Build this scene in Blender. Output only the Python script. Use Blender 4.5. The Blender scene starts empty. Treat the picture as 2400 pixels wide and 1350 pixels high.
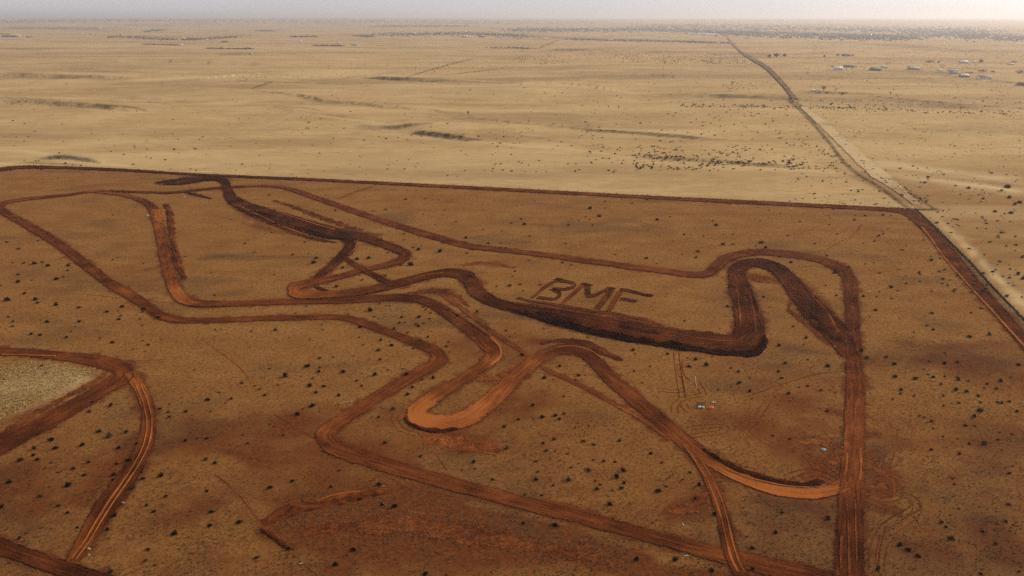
import bpy, math, random
import numpy as np
from mathutils import Vector

rng = np.random.default_rng(7)
random.seed(7)
SC = bpy.context.scene
COL = SC.collection
R = math.radians

# ------------------------------------------------------------------ camera
CAM_H, F_PX, PITCH = 100.0, 1867.0, math.atan(635.0 / 1867.0)
cam_d = bpy.data.cameras.new('camera')
cam = bpy.data.objects.new('camera', cam_d)
COL.objects.link(cam)
cam.location = (0, 0, CAM_H)
cam.rotation_euler = (math.pi / 2 - PITCH, 0, 0)
cam_d.sensor_width = 36.0
cam_d.lens = 36.0 * F_PX / 2400.0
cam_d.clip_start = 0.5
cam_d.clip_end = 300000.0
SC.camera = cam

# ------------------------------------------------------------------ light
SUN_EL, SUN_AZ = R(25), R(58)          # azimuth measured from +Y (view direction) towards +X (right)
world = bpy.data.worlds.new('World')
SC.world = world
world.use_nodes = True
wn, wl = world.node_tree.nodes, world.node_tree.links
wn.clear()
w_out = wn.new('ShaderNodeOutputWorld')
w_bg = wn.new('ShaderNodeBackground')
w_sky = wn.new('ShaderNodeTexSky')
w_sky.sky_type = 'NISHITA'
w_sky.sun_disc = False
w_sky.sun_elevation = SUN_EL
w_sky.sun_rotation = SUN_AZ
w_sky.altitude = 1600
w_sky.air_density = 1.0
w_sky.dust_density = 6.0
w_sky.ozone_density = 1.0
w_hsv = wn.new('ShaderNodeHueSaturation')
w_hsv.inputs['Saturation'].default_value = 0.35
wl.new(w_sky.outputs[0], w_hsv.inputs['Color'])
w_tc = wn.new('ShaderNodeTexCoord'); w_map = wn.new('ShaderNodeMapping'); w_map.inputs['Scale'].default_value = (1, 1, 5)
w_noise = wn.new('ShaderNodeTexNoise'); w_noise.inputs['Scale'].default_value = 2.2; w_noise.inputs['Detail'].default_value = 5
wl.new(w_tc.outputs['Generated'], w_map.inputs['Vector']); wl.new(w_map.outputs[0], w_noise.inputs['Vector'])
w_cl = wn.new('ShaderNodeMix'); w_cl.data_type = 'RGBA'          # high even cloud over the whole sky
w_cl.inputs[6].default_value = (6.6, 6.4, 7.0, 1); w_cl.inputs[7].default_value = (9.8, 9.5, 9.8, 1)
wl.new(w_noise.outputs['Fac'], w_cl.inputs[0])
w_mix = wn.new('ShaderNodeMix'); w_mix.data_type = 'RGBA'; w_mix.inputs[0].default_value = 0.62
wl.new(w_hsv.outputs[0], w_mix.inputs[6]); wl.new(w_cl.outputs[2], w_mix.inputs[7])
wl.new(w_mix.outputs[2], w_bg.inputs['Color'])
w_bg.inputs['Strength'].default_value = 0.06
wl.new(w_bg.outputs[0], w_out.inputs['Surface'])

sun_d = bpy.data.lights.new('sun', 'SUN')
sun_d.energy = 2.2
sun_d.angle = R(7)
sun_d.color = (1.0, 0.86, 0.68)
sun = bpy.data.objects.new('sun', sun_d)
COL.objects.link(sun)
sdir = Vector((math.sin(SUN_AZ) * math.cos(SUN_EL), math.cos(SUN_AZ) * math.cos(SUN_EL), math.sin(SUN_EL)))
sun.rotation_euler = sdir.to_track_quat('Z', 'Y').to_euler()
sun.location = (300, 150, 400)

SC.view_settings.view_transform = 'Standard'
SC.view_settings.look = 'None'
SC.view_settings.gamma = 1.0
SC.view_settings.use_curve_mapping = False
SC.view_settings.exposure = 0.75
SC.cycles.use_denoising = False
SC.cycles.use_adaptive_sampling = False
SC.cycles.volume_bounces = 0
SC.cycles.max_bounces = 5
SC.cycles.diffuse_bounces = 2

# ------------------------------------------------------------------ numeric helpers
def _hash(ix, iy, seed):
    n = (ix.astype(np.int64) * 374761393 + iy.astype(np.int64) * 668265263 + seed * 144665) & 0x7fffffff
    n = ((n ^ (n >> 13)) * 1274126177) & 0x7fffffff
    n = (n ^ (n >> 16)) & 0xffffff
    return n / float(0xffffff)

def vn(x, y, seed=0):
    """smooth value noise, 0..1"""
    x = np.asarray(x, float); y = np.asarray(y, float)
    ix = np.floor(x); iy = np.floor(y)
    fx = x - ix; fy = y - iy
    fx = fx * fx * (3 - 2 * fx); fy = fy * fy * (3 - 2 * fy)
    a = _hash(ix, iy, seed); b = _hash(ix + 1, iy, seed)
    c = _hash(ix, iy + 1, seed); d = _hash(ix + 1, iy + 1, seed)
    return (a * (1 - fx) + b * fx) * (1 - fy) + (c * (1 - fx) + d * fx) * fy

def fbm(x, y, seed=0, o=4):
    s = 0; a = 1; t = 0
    for k in range(o):
        s = s + a * vn(x * 2 ** k, y * 2 ** k, seed + 17 * k); t += a; a *= 0.5
    return s / t

def sstep(a, b, x):
    t = np.clip((x - a) / (b - a), 0, 1)
    return t * t * (3 - 2 * t)

CP, SP = math.cos(PITCH), math.sin(PITCH)

def flat(px, py, z=0.0):
    px = np.asarray(px, float); py = np.asarray(py, float)
    a = (px - 1200) / F_PX; b = -(py - 675) / F_PX
    dx = a; dy = CP + b * SP; dz = -SP + b * CP
    t = (z - CAM_H) / dz
    return dx * t, dy * t

def proj(x, y, z):
    z = z - CAM_H
    dep = y * CP - z * SP
    up = y * SP + z * CP
    return 1200 + F_PX * x / dep, 675 - F_PX * up / dep, dep

BANKS = []     # low earth banks of the dry washes: (world polyline, height, back slope length)
def bank(pts, h, L):
    P = np.array([flat(a, b) for a, b in pts], float)
    n = 7; Q = []
    for i in range(len(P) - 1):
        for t in np.linspace(0, 1, n, endpoint=False): Q.append(P[i] * (1 - t) + P[i + 1] * t)
    Q.append(P[-1])
    Q = np.array(Q)
    w = np.linalg.norm(P[-1] - P[0]) * .012
    Q[:, 1] += np.array([w * math.sin(i * 1.7) + .7 * w * math.sin(i * .61 + 2) for i in range(len(Q))])
    BANKS.append((Q, h, L))
for pts_, h_, L_ in [([(955, 309), (1000, 314), (1060, 321), (1122, 328)], 3.2, 40), ([(820, 296), (880, 303), (930, 301), (1000, 291)], 2.2, 40), ([(850, 181), (910, 186), (970, 188), (1100, 190)], 4.0, 120), ([(590, 212), (680, 221), (760, 236), (830, 244), (960, 259), (1100, 277), (1200, 286)], 2.0, 60), ([(-60, 234), (60, 238), (150, 243), (260, 251), (345, 262)], 3.2, 60), ([(-60, 178), (100, 183), (250, 187), (350, 188)], 4.5, 160),
                      ([(1340, 301), (1420, 307), (1560, 318), (1720, 331)], 2.0, 40), ([(1460, 361), (1560, 372), (1700, 379), (1930, 399)], 1.6, 25), ([(1480, 224), (1700, 231), (1900, 238), (2150, 247), (2450, 260)], 3.5, 90), ([(60, 372), (130, 369), (190, 374), (240, 382)], 1.8, 20), ([(1180, 192), (1300, 199), (1430, 211), (1500, 224)], 3.0, 110), ([(1800, 285), (2000, 300), (2200, 306), (2450, 310)], 1.6, 60), ([(640, 256), (760, 273), (880, 289)], 1.6, 40), ([(150, 150), (350, 146), (520, 152), (700, 158)], 4.5, 260), ([(1300, 170), (1500, 176), (1700, 190)], 3.0, 160), ([(400, 196), (540, 182), (640, 176), (800, 178)], 4, 130), ([(2030, 415), (2200, 432), (2440, 462)], 1.2, 25)]:
    bank(pts_, h_, L_)

def dist_poly(x, y, P, pad):
    """distance of points to a polyline; inf where farther than pad from its box. Also the fractional index along it."""
    d = np.full(x.shape, np.inf); s = np.zeros(x.shape)
    m = (x > P[:, 0].min() - pad) & (x < P[:, 0].max() + pad) & (y > P[:, 1].min() - pad) & (y < P[:, 1].max() + pad)
    idx = np.nonzero(m)[0]
    if len(idx) == 0:
        return d, s
    X = x[idx]; Y = y[idx]
    bd = np.full(len(idx), np.inf); bs = np.zeros(len(idx))
    for i in range(len(P) - 1):
        ax, ay = P[i, :2]; bx, by = P[i + 1, :2]
        ex, ey = bx - ax, by - ay
        L2 = ex * ex + ey * ey + 1e-9
        t = np.clip(((X - ax) * ex + (Y - ay) * ey) / L2, 0, 1)
        dd = np.hypot(X - ax - t * ex, Y - ay - t * ey)
        k = dd < bd
        bd[k] = dd[k]; bs[k] = i + t[k]
    d[idx] = bd; s[idx] = bs
    return d, s

def height(x, y):
    x = np.asarray(x, float); y = np.asarray(y, float)
    r = np.hypot(x, y)
    near = 0.5 * (fbm(x / 45, y / 45, 3, 2) - 0.5)
    k = sstep(430, 900, y)
    mid = k * (9.0 * (fbm(x / 420 + 3.1, y / 170, 11, 3) - 0.5) + 2.4 * (fbm(x / 90, y / 45, 12, 2) - 0.5))
    k2 = sstep(2500, 9000, r)
    far = k2 * 30 * (fbm(x / 5200 + 2, y / 2600, 21, 3) - 0.5)
    k3 = sstep(22000, 34000, y)
    rise = 78 * sstep(6000, 17000, y) * (0.55 + 0.45 * sstep(9000, -9000, x))
    hills = rise + k3 * 90 * np.clip(fbm(x / 9000 + 5.3, y / 9000, 31, 3) - 0.42, 0, 1)
    z = near + mid + far + hills
    sh = z.shape
    z = np.atleast_1d(z).ravel().copy(); X = np.broadcast_to(x, sh).ravel() if sh else np.atleast_1d(x); Y = np.broadcast_to(y, sh).ravel() if sh else np.atleast_1d(y)
    for Q, hh, L in BANKS:
        m = np.nonzero((X > Q[:, 0].min()) & (X < Q[:, 0].max()) & (Y > Q[:, 1].min() - 30) & (Y < Q[:, 1].max() + 5 * L))[0]
        if len(m) == 0: continue
        o = np.argsort(Q[:, 0])
        t = Y[m] - np.interp(X[m], Q[o, 0], Q[o, 1])
        e = (X[m] - Q[:, 0].min()) / (Q[:, 0].max() - Q[:, 0].min())
        tap = sstep(0, .25, e) * sstep(1, .75, e)
        z[m] += hh * tap * sstep(-4, 4, t) * np.exp(-np.clip(t, 0, None) / L)
    return z.reshape(sh) if sh else float(z[0])

def G(px, py):
    """point of the terrain seen at a pixel of the photograph"""
    z = 0.0
    for _ in range(7 if np.min(py) > 425 else 18):
        x, y = flat(px, py, z)
        z = 0.72 * z + 0.28 * height(x, y)
    x, y = flat(px, py, z)
    return np.stack([x, y, height(x, y)], -1)

def ppm(px, py):
    p = G(px, py)
    return F_PX / proj(p[..., 0], p[..., 1], p[..., 2])[2]

def spline(P, n=10):
    """Catmull-Rom through the rows of P"""
    P = np.asarray(P, float)
    Q = np.vstack([2 * P[0] - P[1], P, 2 * P[-1] - P[-2]])
    out = []
    for i in range(1, len(Q) - 2):
        a, b, c, d = Q[i - 1], Q[i], Q[i + 1], Q[i + 2]
        for t in np.linspace(0, 1, n, endpoint=False):
            out.append(0.5 * (2 * b + (c - a) * t + (2 * a - 5 * b + 4 * c - d) * t * t + (3 * b - a - 3 * c + d) * t ** 3))
    out.append(Q[-2])
    return np.array(out)

def half_widths(P, W, wpx):
    """world half width for an apparent width (photo pixels) across a stroke"""
    T = np.gradient(W[:, :2], axis=0); T /= np.linalg.norm(T, axis=1)[:, None] + 1e-9
    N = np.stack([-T[:, 1], T[:, 0]], 1)
    a = proj(W[:, 0] + N[:, 0], W[:, 1] + N[:, 1], W[:, 2]); b = proj(W[:, 0], W[:, 1], W[:, 2])
    d = np.stack([a[0] - b[0], a[1] - b[1]], 1)
    I = np.gradient(P[:, :2], axis=0); I /= np.linalg.norm(I, axis=1)[:, None] + 1e-9
    ap = np.abs(d[:, 0] * I[:, 1] - d[:, 1] * I[:, 0])
    hw = 0.5 * wpx / np.maximum(ap, 1e-3)
    return hw

# ------------------------------------------------------------------ scene helpers
def tag(o, label=None, cat=None, group=None, kind=None):
    if label: o['label'] = label
    if cat: o['category'] = cat
    if group: o['group'] = group
    if kind: o['kind'] = kind
    return o

def mesh_np(name, V, Fq=None, Ft=None, mat=None, parent=None, smooth=False, uv=None, attrs=None, link=True):
    me = bpy.data.meshes.new(name)
    V = np.asarray(V, np.float32)
    loops = []; starts = []; n = 0; tot = []
    if Fq is not None and len(Fq):
        Fq = np.asarray(Fq, np.int32); loops.append(Fq.ravel()); starts.append(np.arange(len(Fq)) * 4); n = len(Fq) * 4; tot.append(np.full(len(Fq), 4))
    if Ft is not None and len(Ft):
        Ft = np.asarray(Ft, np.int32); loops.append(Ft.ravel()); starts.append(n + np.arange(len(Ft)) * 3); tot.append(np.full(len(Ft), 3))
    loops = np.concatenate(loops); starts = np.concatenate(starts)
    me.vertices.add(len(V)); me.vertices.foreach_set('co', V.ravel())
    me.loops.add(len(loops)); me.loops.foreach_set('vertex_index', loops.astype(np.int32))
    me.polygons.add(len(starts)); me.polygons.foreach_set('loop_start', starts.astype(np.int32))
    if smooth:
        me.polygons.foreach_set('use_smooth', np.ones(len(starts), bool))
    if uv is not None:
        l = me.uv_layers.new(name='UVMap'); l.data.foreach_set('uv', np.asarray(uv, np.float32)[loops].ravel())
    for k, a in (attrs or {}).items():
        a = np.asarray(a, np.float32)
        if a.ndim == 2:
            at = me.attributes.new(k, 'FLOAT_COLOR', 'POINT'); at.data.foreach_set('color', a.ravel())
        else:
            at = me.attributes.new(k, 'FLOAT', 'POINT'); at.data.foreach_set('value', a)
    me.update(calc_edges=True)
    if mat: me.materials.append(mat)
    if not link:
        return me
    o = bpy.data.objects.new(name, me); COL.objects.link(o); o.parent = parent
    return o

def obj(name, me, parent=None, loc=(0, 0, 0), rz=0.0, s=(1, 1, 1)):
    o = bpy.data.objects.new(name, me); COL.objects.link(o); o.parent = parent
    o.location = loc; o.rotation_euler = (0, 0, rz); o.scale = s if hasattr(s, '__len__') else (s, s, s)
    return o

def empty(name, loc, rz=0.0):
    o = bpy.data.objects.new(name, None); COL.objects.link(o); o.location = loc; o.rotation_euler = (0, 0, rz)
    o.empty_display_size = 0.2
    return o

def nodes(name):
    m = bpy.data.materials.new(name); m.use_nodes = True
    nt = m.node_tree; nt.nodes.clear()
    out = nt.nodes.new('ShaderNodeOutputMaterial'); b = nt.nodes.new('ShaderNodeBsdfPrincipled')
    nt.links.new(b.outputs[0], out.inputs['Surface'])
    b.inputs['Roughness'].default_value = 0.95
    b.inputs['Specular IOR Level'].default_value = 0.0
    b.inputs['Roughness'].default_value = 1.0
    return m, nt, b

class NT:
    """small wrapper that writes node graphs"""
    def __init__(s, nt): s.t = nt
    def n(s, kind, **kw):
        x = s.t.nodes.new('ShaderNode' + kind)
        for k, v in kw.items(): setattr(x, k, v)
        return x
    def link(s, a, b): s.t.links.new(a, b)
    def put(s, inp, v):
        if hasattr(v, 'is_output') or hasattr(v, 'links'): s.link(v, inp)
        else: inp.default_value = v
    def math(s, op, a, b=0.0, c=None, clamp=False):
        x = s.n('Math', operation=op, use_clamp=clamp); s.put(x.inputs[0], a); s.put(x.inputs[1], b)
        if c is not None: s.put(x.inputs[2], c)
        return x.outputs[0]
    def mix(s, f, a, b, mode='MIX'):
        x = s.n('Mix', data_type='RGBA', blend_type=mode); s.put(x.inputs[0], f); s.put(x.inputs[6], a); s.put(x.inputs[7], b)
        return x.outputs[2]
    def noise(s, vec, scale, detail=3.0, rough=0.55, dist=0.0):
        x = s.n('TexNoise'); s.link(vec, x.inputs['Vector']); x.inputs['Scale'].default_value = scale
        x.inputs['Detail'].default_value = detail; x.inputs['Roughness'].default_value = rough; x.inputs['Distortion'].default_value = dist
        return x.outputs['Fac']
    def ramp(s, f, a, b):
        x = s.n('MapRange', interpolation_type='SMOOTHSTEP'); s.put(x.inputs[0], f)
        x.inputs[1].default_value = a; x.inputs[2].default_value = b
        return x.outputs[0]
    def scale(s, vec, sx, sy, sz):
        x = s.n('Mapping'); s.link(vec, x.inputs['Vector']); x.inputs['Scale'].default_value = (sx, sy, sz)
        return x.outputs[0]
    def attr(s, name): return s.n('Attribute', attribute_name=name)

def C(r, g, b): return (r, g, b, 1.0)

def plain(name, col, var=0.25, scale=0.8, rough=0.9, spec=0.15, per_object=0.0):
    m, nt, b = nodes(name); g = NT(nt)
    co = g.n('TexCoord').outputs['Object']
    f = g.noise(co, scale, 3)
    lo = C(*[c * (1 - var) for c in col]); hi = C(*[min(1, c * (1 + var)) for c in col])
    c = g.mix(f, lo, hi)
    if per_object:
        oi = g.n('ObjectInfo').outputs['Random']
        c = g.mix(g.math('MULTIPLY', g.ramp(oi, .62, 1.0), per_object), c, C(.115, .080, .042))
    g.link(c, b.inputs['Base Color'])
    b.inputs['Roughness'].default_value = rough; b.inputs['Specular IOR Level'].default_value = spec
    return m

# ------------------------------------------------------------------ materials
def ground_material():
    m, nt, b = nodes('ground'); g = NT(nt)
    pos = g.n('NewGeometry').outputs['Position']
    at = g.attr('soil'); sep = g.n('SeparateColor'); g.link(at.outputs['Color'], sep.inputs[0])
    red, dark, pale = sep.outputs[0], sep.outputs[1], sep.outputs[2]
    outside = at.outputs['Alpha']
    n_big = g.noise(pos, 0.012, 4, 0.6)
    n_mid = g.noise(g.scale(pos, 0.6, 1, 1), 0.09, 5, 0.6)
    n_fine = g.noise(pos, 0.9, 4, 0.7)
    n_tuft = g.noise(pos, 2.6, 2, 0.6)
    n_str = g.noise(g.scale(pos, 0.25, 1, 1), 0.35, 4, 0.6)
    # grass over soil inside the fence
    gin = g.mix(g.ramp(n_mid, 0.3, 0.7), C(*GRASS_IN_A), C(*GRASS_IN_B))
    gin = g.mix(g.ramp(n_fine, 0.47, 0.66), gin, C(*GRASS_IN_C))
    gin = g.mix(g.math('MULTIPLY', g.ramp(n_tuft, 0.53, 0.62), 0.70), gin, C(*TUFT_DARK))
    # pale dry grass beyond the fence
    gout = g.mix(g.ramp(n_big, 0.3, 0.7), C(*GRASS_OUT_A), C(*GRASS_OUT_B))
    gout = g.mix(g.math('MULTIPLY', g.ramp(n_str, 0.42, 0.72), 0.55), gout, C(*GRASS_OUT_C))
    gout = g.mix(g.math('MULTIPLY', g.ramp(n_fine, 0.5, 0.75), 0.35), gout, C(*GRASS_OUT_D))
    band = g.noise(g.scale(pos, 0.22, 1, 1), 0.0055, 6, 0.62, 0.4)
    gout = g.mix(g.math('MULTIPLY', g.ramp(band, 0.46, 0.66), 0.62), gout, C(0.255, 0.158, 0.070))  # broad brown bands paint cloud shade into the grass colour
    band2 = g.noise(g.scale(pos, 0.3, 1, 1), 0.028, 5, 0.65, 0.3)
    gout = g.mix(g.math('MULTIPLY', g.ramp(band2, 0.50, 0.68), 0.45), gout, C(0.27, 0.172, 0.080))
    c = g.mix(outside, gin, gout)
    # bare red soil; its mask also carries painted foreground shade
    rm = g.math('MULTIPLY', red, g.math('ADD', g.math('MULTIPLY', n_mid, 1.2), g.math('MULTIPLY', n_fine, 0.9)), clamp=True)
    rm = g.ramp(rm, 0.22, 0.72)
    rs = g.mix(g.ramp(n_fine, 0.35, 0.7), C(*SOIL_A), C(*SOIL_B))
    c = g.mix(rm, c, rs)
    pm = g.math('MULTIPLY', pale, g.math('ADD', 0.4, g.math('MULTIPLY', n_str, 1.1)), clamp=True)
    c = g.mix(pm, c, C(*PALE))
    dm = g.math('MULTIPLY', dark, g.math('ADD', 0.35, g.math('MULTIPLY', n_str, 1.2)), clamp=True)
    c = g.mix(dm, c, C(*DARK_SOIL_SHADE))  # dark ground, plus the painted shade of wash banks and bottom corners
    g.link(c, b.inputs['Base Color'])
    bump = g.n('Bump'); bump.inputs['Strength'].default_value = 0.5; bump.inputs['Distance'].default_value = 0.25
    g.link(g.math('ADD', n_fine, g.math('MULTIPLY', n_tuft, 0.6)), bump.inputs['Height'])
    g.link(bump.outputs[0], b.inputs['Normal'])
    return m

GRASS_IN_A = (0.215, 0.096, 0.026); GRASS_IN_B = (0.285, 0.138, 0.041); GRASS_IN_C = (0.165, 0.064, 0.0165); TUFT_DARK = (0.055, 0.027, 0.010)
GRASS_OUT_A = (0.42, 0.275, 0.116); GRASS_OUT_B = (0.51, 0.350, 0.162); GRASS_OUT_C = (0.235, 0.142, 0.062); GRASS_OUT_D = (0.30, 0.195, 0.092)
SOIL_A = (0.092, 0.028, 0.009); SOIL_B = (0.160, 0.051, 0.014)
PALE = (0.50, 0.355, 0.175); DARK_SOIL_SHADE = (0.060, 0.036, 0.021)

RAMP = ((0.0, C(0.017, 0.0058, 0.0030)), (0.22, C(0.045, 0.0128, 0.0050)), (0.45, C(0.092, 0.0245, 0.0078)), (0.70, C(0.175, 0.050, 0.0130)), (1.0, C(0.33, 0.102, 0.0235)))
def track_material(name='track_earth', stops=RAMP, solid=0.42, iso=False):
    m, nt, b = nodes(name); g = NT(nt)
    uv = g.n('UVMap').outputs[0]
    pos = g.n('NewGeometry').outputs['Position']
    tone = g.attr('tone').outputs['Fac']
    edge = g.attr('edge').outputs['Fac']
    st = g.noise(g.scale(uv, 0.07, 1.3, 1), 1.0, 6, 0.68, 0.6)      # streaks along the track
    st2 = g.noise(g.scale(uv, 0.14, 4.0, 1), 1.0, 3, 0.6, 0.5)
    if iso:
        st, st2 = g.noise(pos, 0.45, 4, .6), g.noise(pos, 1.3, 3, .6)
    big = g.noise(pos, 0.07, 4, 0.6)
    fine = g.noise(pos, 1.7, 3, 0.7)
    t = g.math('ADD', tone, g.math('MULTIPLY', g.math('SUBTRACT', st, 0.5), 0.85))
    t = g.math('ADD', t, g.math('MULTIPLY', g.math('SUBTRACT', st2, 0.5), 0.75))
    t = g.math('ADD', t, g.math('MULTIPLY', g.math('SUBTRACT', big, 0.5), 1.0))
    t = g.math('ADD', t, g.math('MULTIPLY', g.math('SUBTRACT', fine, 0.5), 0.5))
    t = g.math('SUBTRACT', t, g.math('MULTIPLY', edge, 0.05))  # margins darkened slightly, painting in the shade of the cut edges
    cr = g.n('ValToRGB'); g.link(t, cr.inputs[0])
    e = cr.color_ramp.elements
    e[0].position, e[0].color = stops[0]; e[1].position, e[1].color = stops[-1]
    for p, c in stops[1:-1]:
        x = e.new(p); x.color = c
    g.link(cr.outputs[0], b.inputs['Base Color'])
    # crumbled margin: the earth sheet breaks up towards its edges
    va = g.attr('across').outputs['Fac']
    brk = g.math('ADD', g.math('MULTIPLY', g.noise(pos, 0.8, 4, 0.7), 0.62), g.math('MULTIPLY', g.noise(g.scale(uv, .25, 1.2, 1), 1.0, 3, .6), 0.38))
    lim = g.math('ADD', g.math('MULTIPLY', brk, 1.05), solid)
    if iso:
        brk = g.math('ADD', g.math('MULTIPLY', g.noise(pos, 0.30, 4, 0.65), 0.6), g.math('MULTIPLY', g.noise(pos, 1.8, 3, 0.7), 0.4))
        lim = g.math('SUBTRACT', g.math('MULTIPLY', brk, 4.0), 1.45)
    g.link(g.math('LESS_THAN', va, lim), b.inputs['Alpha'])
    bump = g.n('Bump'); bump.inputs['Strength'].default_value = 0.6; bump.inputs['Distance'].default_value = 0.2
    g.link(g.math('ADD', g.math('MULTIPLY', st2, 1.0), fine), bump.inputs['Height'])
    g.link(bump.outputs[0], b.inputs['Normal'])
    return m

M_GROUND = ground_material()
M_TRACK = track_material()
M_SAND = track_material('sandy_lane', ((0.0, C(0.06, 0.035, 0.02)), (.3, C(0.17, 0.10, 0.05)), (.6, C(0.34, 0.225, 0.115)), (1.0, C(0.50, 0.36, 0.18))))
M_BUSH = plain('scrub_foliage', (0.016, 0.0115, 0.005), 0.5, 2.5, 1.0, 0.0, per_object=0.55)
M_SCRUB = plain('low_scrub_foliage', (0.036, 0.024, 0.012), 0.5, 0.4, 1.0, 0.0)
M_STRAW = plain('straw_grass', (0.16, 0.095, 0.042), 0.5, 0.6)
M_STRAW_PALE = plain('pale_straw', (0.46, 0.325, 0.13), 0.4, 0.7)
M_CLOD = plain('earth_clod', (0.17, 0.085, 0.042), 0.7, 0.5, 1.0, 0.0)
M_POST = plain('weathered_post', (0.10, 0.075, 0.055), 0.3, 3)
M_WIRE = plain('fence_wire', (0.12, 0.10, 0.09), 0.1, 3, 0.6, 0.4)

# ------------------------------------------------------------------ tracks: photo-derived centre lines (x, y, apparent width, tone[, berm left, berm right])
TRACKS = []
def track(name, label, pts, berm=0.09, z=0.0, step=0.5, cat='track', tonej=0.0):
    A = [tuple(p) + (berm, berm)[: 6 - len(p)] if len(p) < 6 else tuple(p) for p in pts]
    A = np.array([(p + (berm, berm))[:6] for p in [tuple(q) for q in pts]], float)
    S = spline(A, 24)
    W = G(S[:, 0], S[:, 1])
    hw = half_widths(S, W, S[:, 2])
    k = np.ones(15) / 15
    hw = np.convolve(np.pad(hw, 7, mode='edge'), k, 'valid')
    hw = np.clip(hw, 0.4, 9)
    # even spacing
    d = np.r_[0, np.cumsum(np.hypot(*np.diff(W[:, :2], axis=0).T))]
    n = max(8, int(d[-1] / step))
    s = np.linspace(0, d[-1], n)
    I = lambda v: np.interp(s, d, v)
    T = dict(name=name, label=label, s=s, x=I(W[:, 0]), y=I(W[:, 1]), hw=I(hw), tone=I(S[:, 3]), bl=I(S[:, 4]), br=I(S[:, 5]), z=z, cat=cat)
    TRACKS.append(T)
    return T

far_road = track('dirt_road', 'red dirt perimeter road along the far fence, turning at the corner', [
    (-120, 420, 8, .40), (0, 398, 9, .36), (60, 392.5, 7, .34), (150, 393.5, 6, .30), (300, 400, 5.5, .26), (430, 408, 5, .24), (560, 414.5, 5, .26), (700, 420, 5.5, .34),
    (900, 430, 6, .42), (1100, 440.5, 6.5, .45), (1300, 451, 7, .47), (1500, 462, 7.5, .47), (1700, 472, 8, .46), (1900, 482, 8.5, .45), (2040, 489, 9, .42),
    (2095, 493, 11, .40), (2128, 500, 15, .40), (2152, 517, 20, .40), (2183, 546, 24, .40), (2232, 604, 27, .38), (2292, 675, 27, .38), (2350, 741, 28, .38), (2404, 803, 30, .38), (2520, 938, 36, .38)], z=.00, berm=.2)
outer = track('dirt_track', 'long outer red track looping from the far left to the bottom edge', [
    (235, 449, 5, .62), (200, 451, 5, .52), (160, 457, 5, .44), (100, 463, 6, .45), (50, 468.5, 7, .48), (15, 475, 10, .50), (0, 487, 15, .48), (15, 500, 16, .46), (50, 520, 17, .47), (100, 549, 18, .45), (150, 581, 20, .44), (200, 620, 22, .43), (250, 659, 22, .46), (300, 689, 22, .50), (345, 718, 24, .44), (375, 739, 19, .42), (410, 749, 15, .44), (460, 752, 12.5, .47), (530, 750.5, 11.5, .47), (600, 748, 11, .47), (700, 745, 11, .50), (770, 743, 12, .50), (820, 748, 14, .48), (860, 760, 16, .46), (900, 776, 17, .45), (950, 795, 17, .45), (990, 810, 20, .46), (1020, 824, 27, .48), (1030, 840, 34, .48), (1012, 858, 30, .50), (970, 880, 26, .54), (920, 910, 27, .56), (862, 947, 29, .56), (815, 978, 30, .55), (780, 1002, 36, .56), (764, 1022, 44, .54), (785, 1047, 44, .52), (852, 1072, 40, .52), (940, 1101, 36, .54), (1053, 1134, 32, .54), (1179, 1167, 31, .52), (1300, 1197, 31, .52), (1452, 1238, 32, .48), (1603, 1278, 32, .48), (1700, 1302, 36, .50), (1800, 1328, 42, .50), (1900, 1350, 46, .44), (1990, 1370, 50, .42)], z=.02)
upper = track('dirt_track', 'thin upper track sweeping round the top right to the straight', [
    (235, 448, 4, .55), (280, 449, 4, .5), (340, 451, 4, .42), (400, 452, 4.5, .40), (460, 446, 4.5, .40), (520, 440.5, 5, .40), (590, 436.5, 5, .46), (640, 437.5, 5.5, .46), (680, 444, 8, .48), (740, 464, 10, .48), (800, 485, 11, .48), (870, 509, 12, .48), (950, 535, 13, .48), (1040, 562, 14, .48), (1100, 577, 12, .48), (1150, 583, 11, .48), (1250, 595, 10.5, .48), (1350, 608, 11, .50), (1450, 622, 11.5, .50), (1550, 635, 11.5, .50), (1620, 644, 13, .50), (1658, 641, 17, .48), (1680, 626, 22, .46), (1700, 609, 24, .46), (1735, 597, 17, .45), (1780, 591, 15, .45), (1840, 595, 14, .47), (1900, 604, 14.5, .46), (1945, 617, 18, .46), (1978, 636, 28, .43), (1992, 662, 31, .38), (1995, 700, 33, .38), (1998, 760, 35, .38), (2000, 820, 37, .40), (2004, 880, 42, .50), (2004, 940, 46, .54), (2002, 1000, 48, .60), (1999, 1060, 52, .62), (1997, 1110, 56, .58), (1995, 1160, 66, .44), (1994, 1220, 70, .36), (1993, 1290, 74, .34), (1992, 1370, 80, .36), (1990, 1440, 84, .36)], z=.06)
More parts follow.
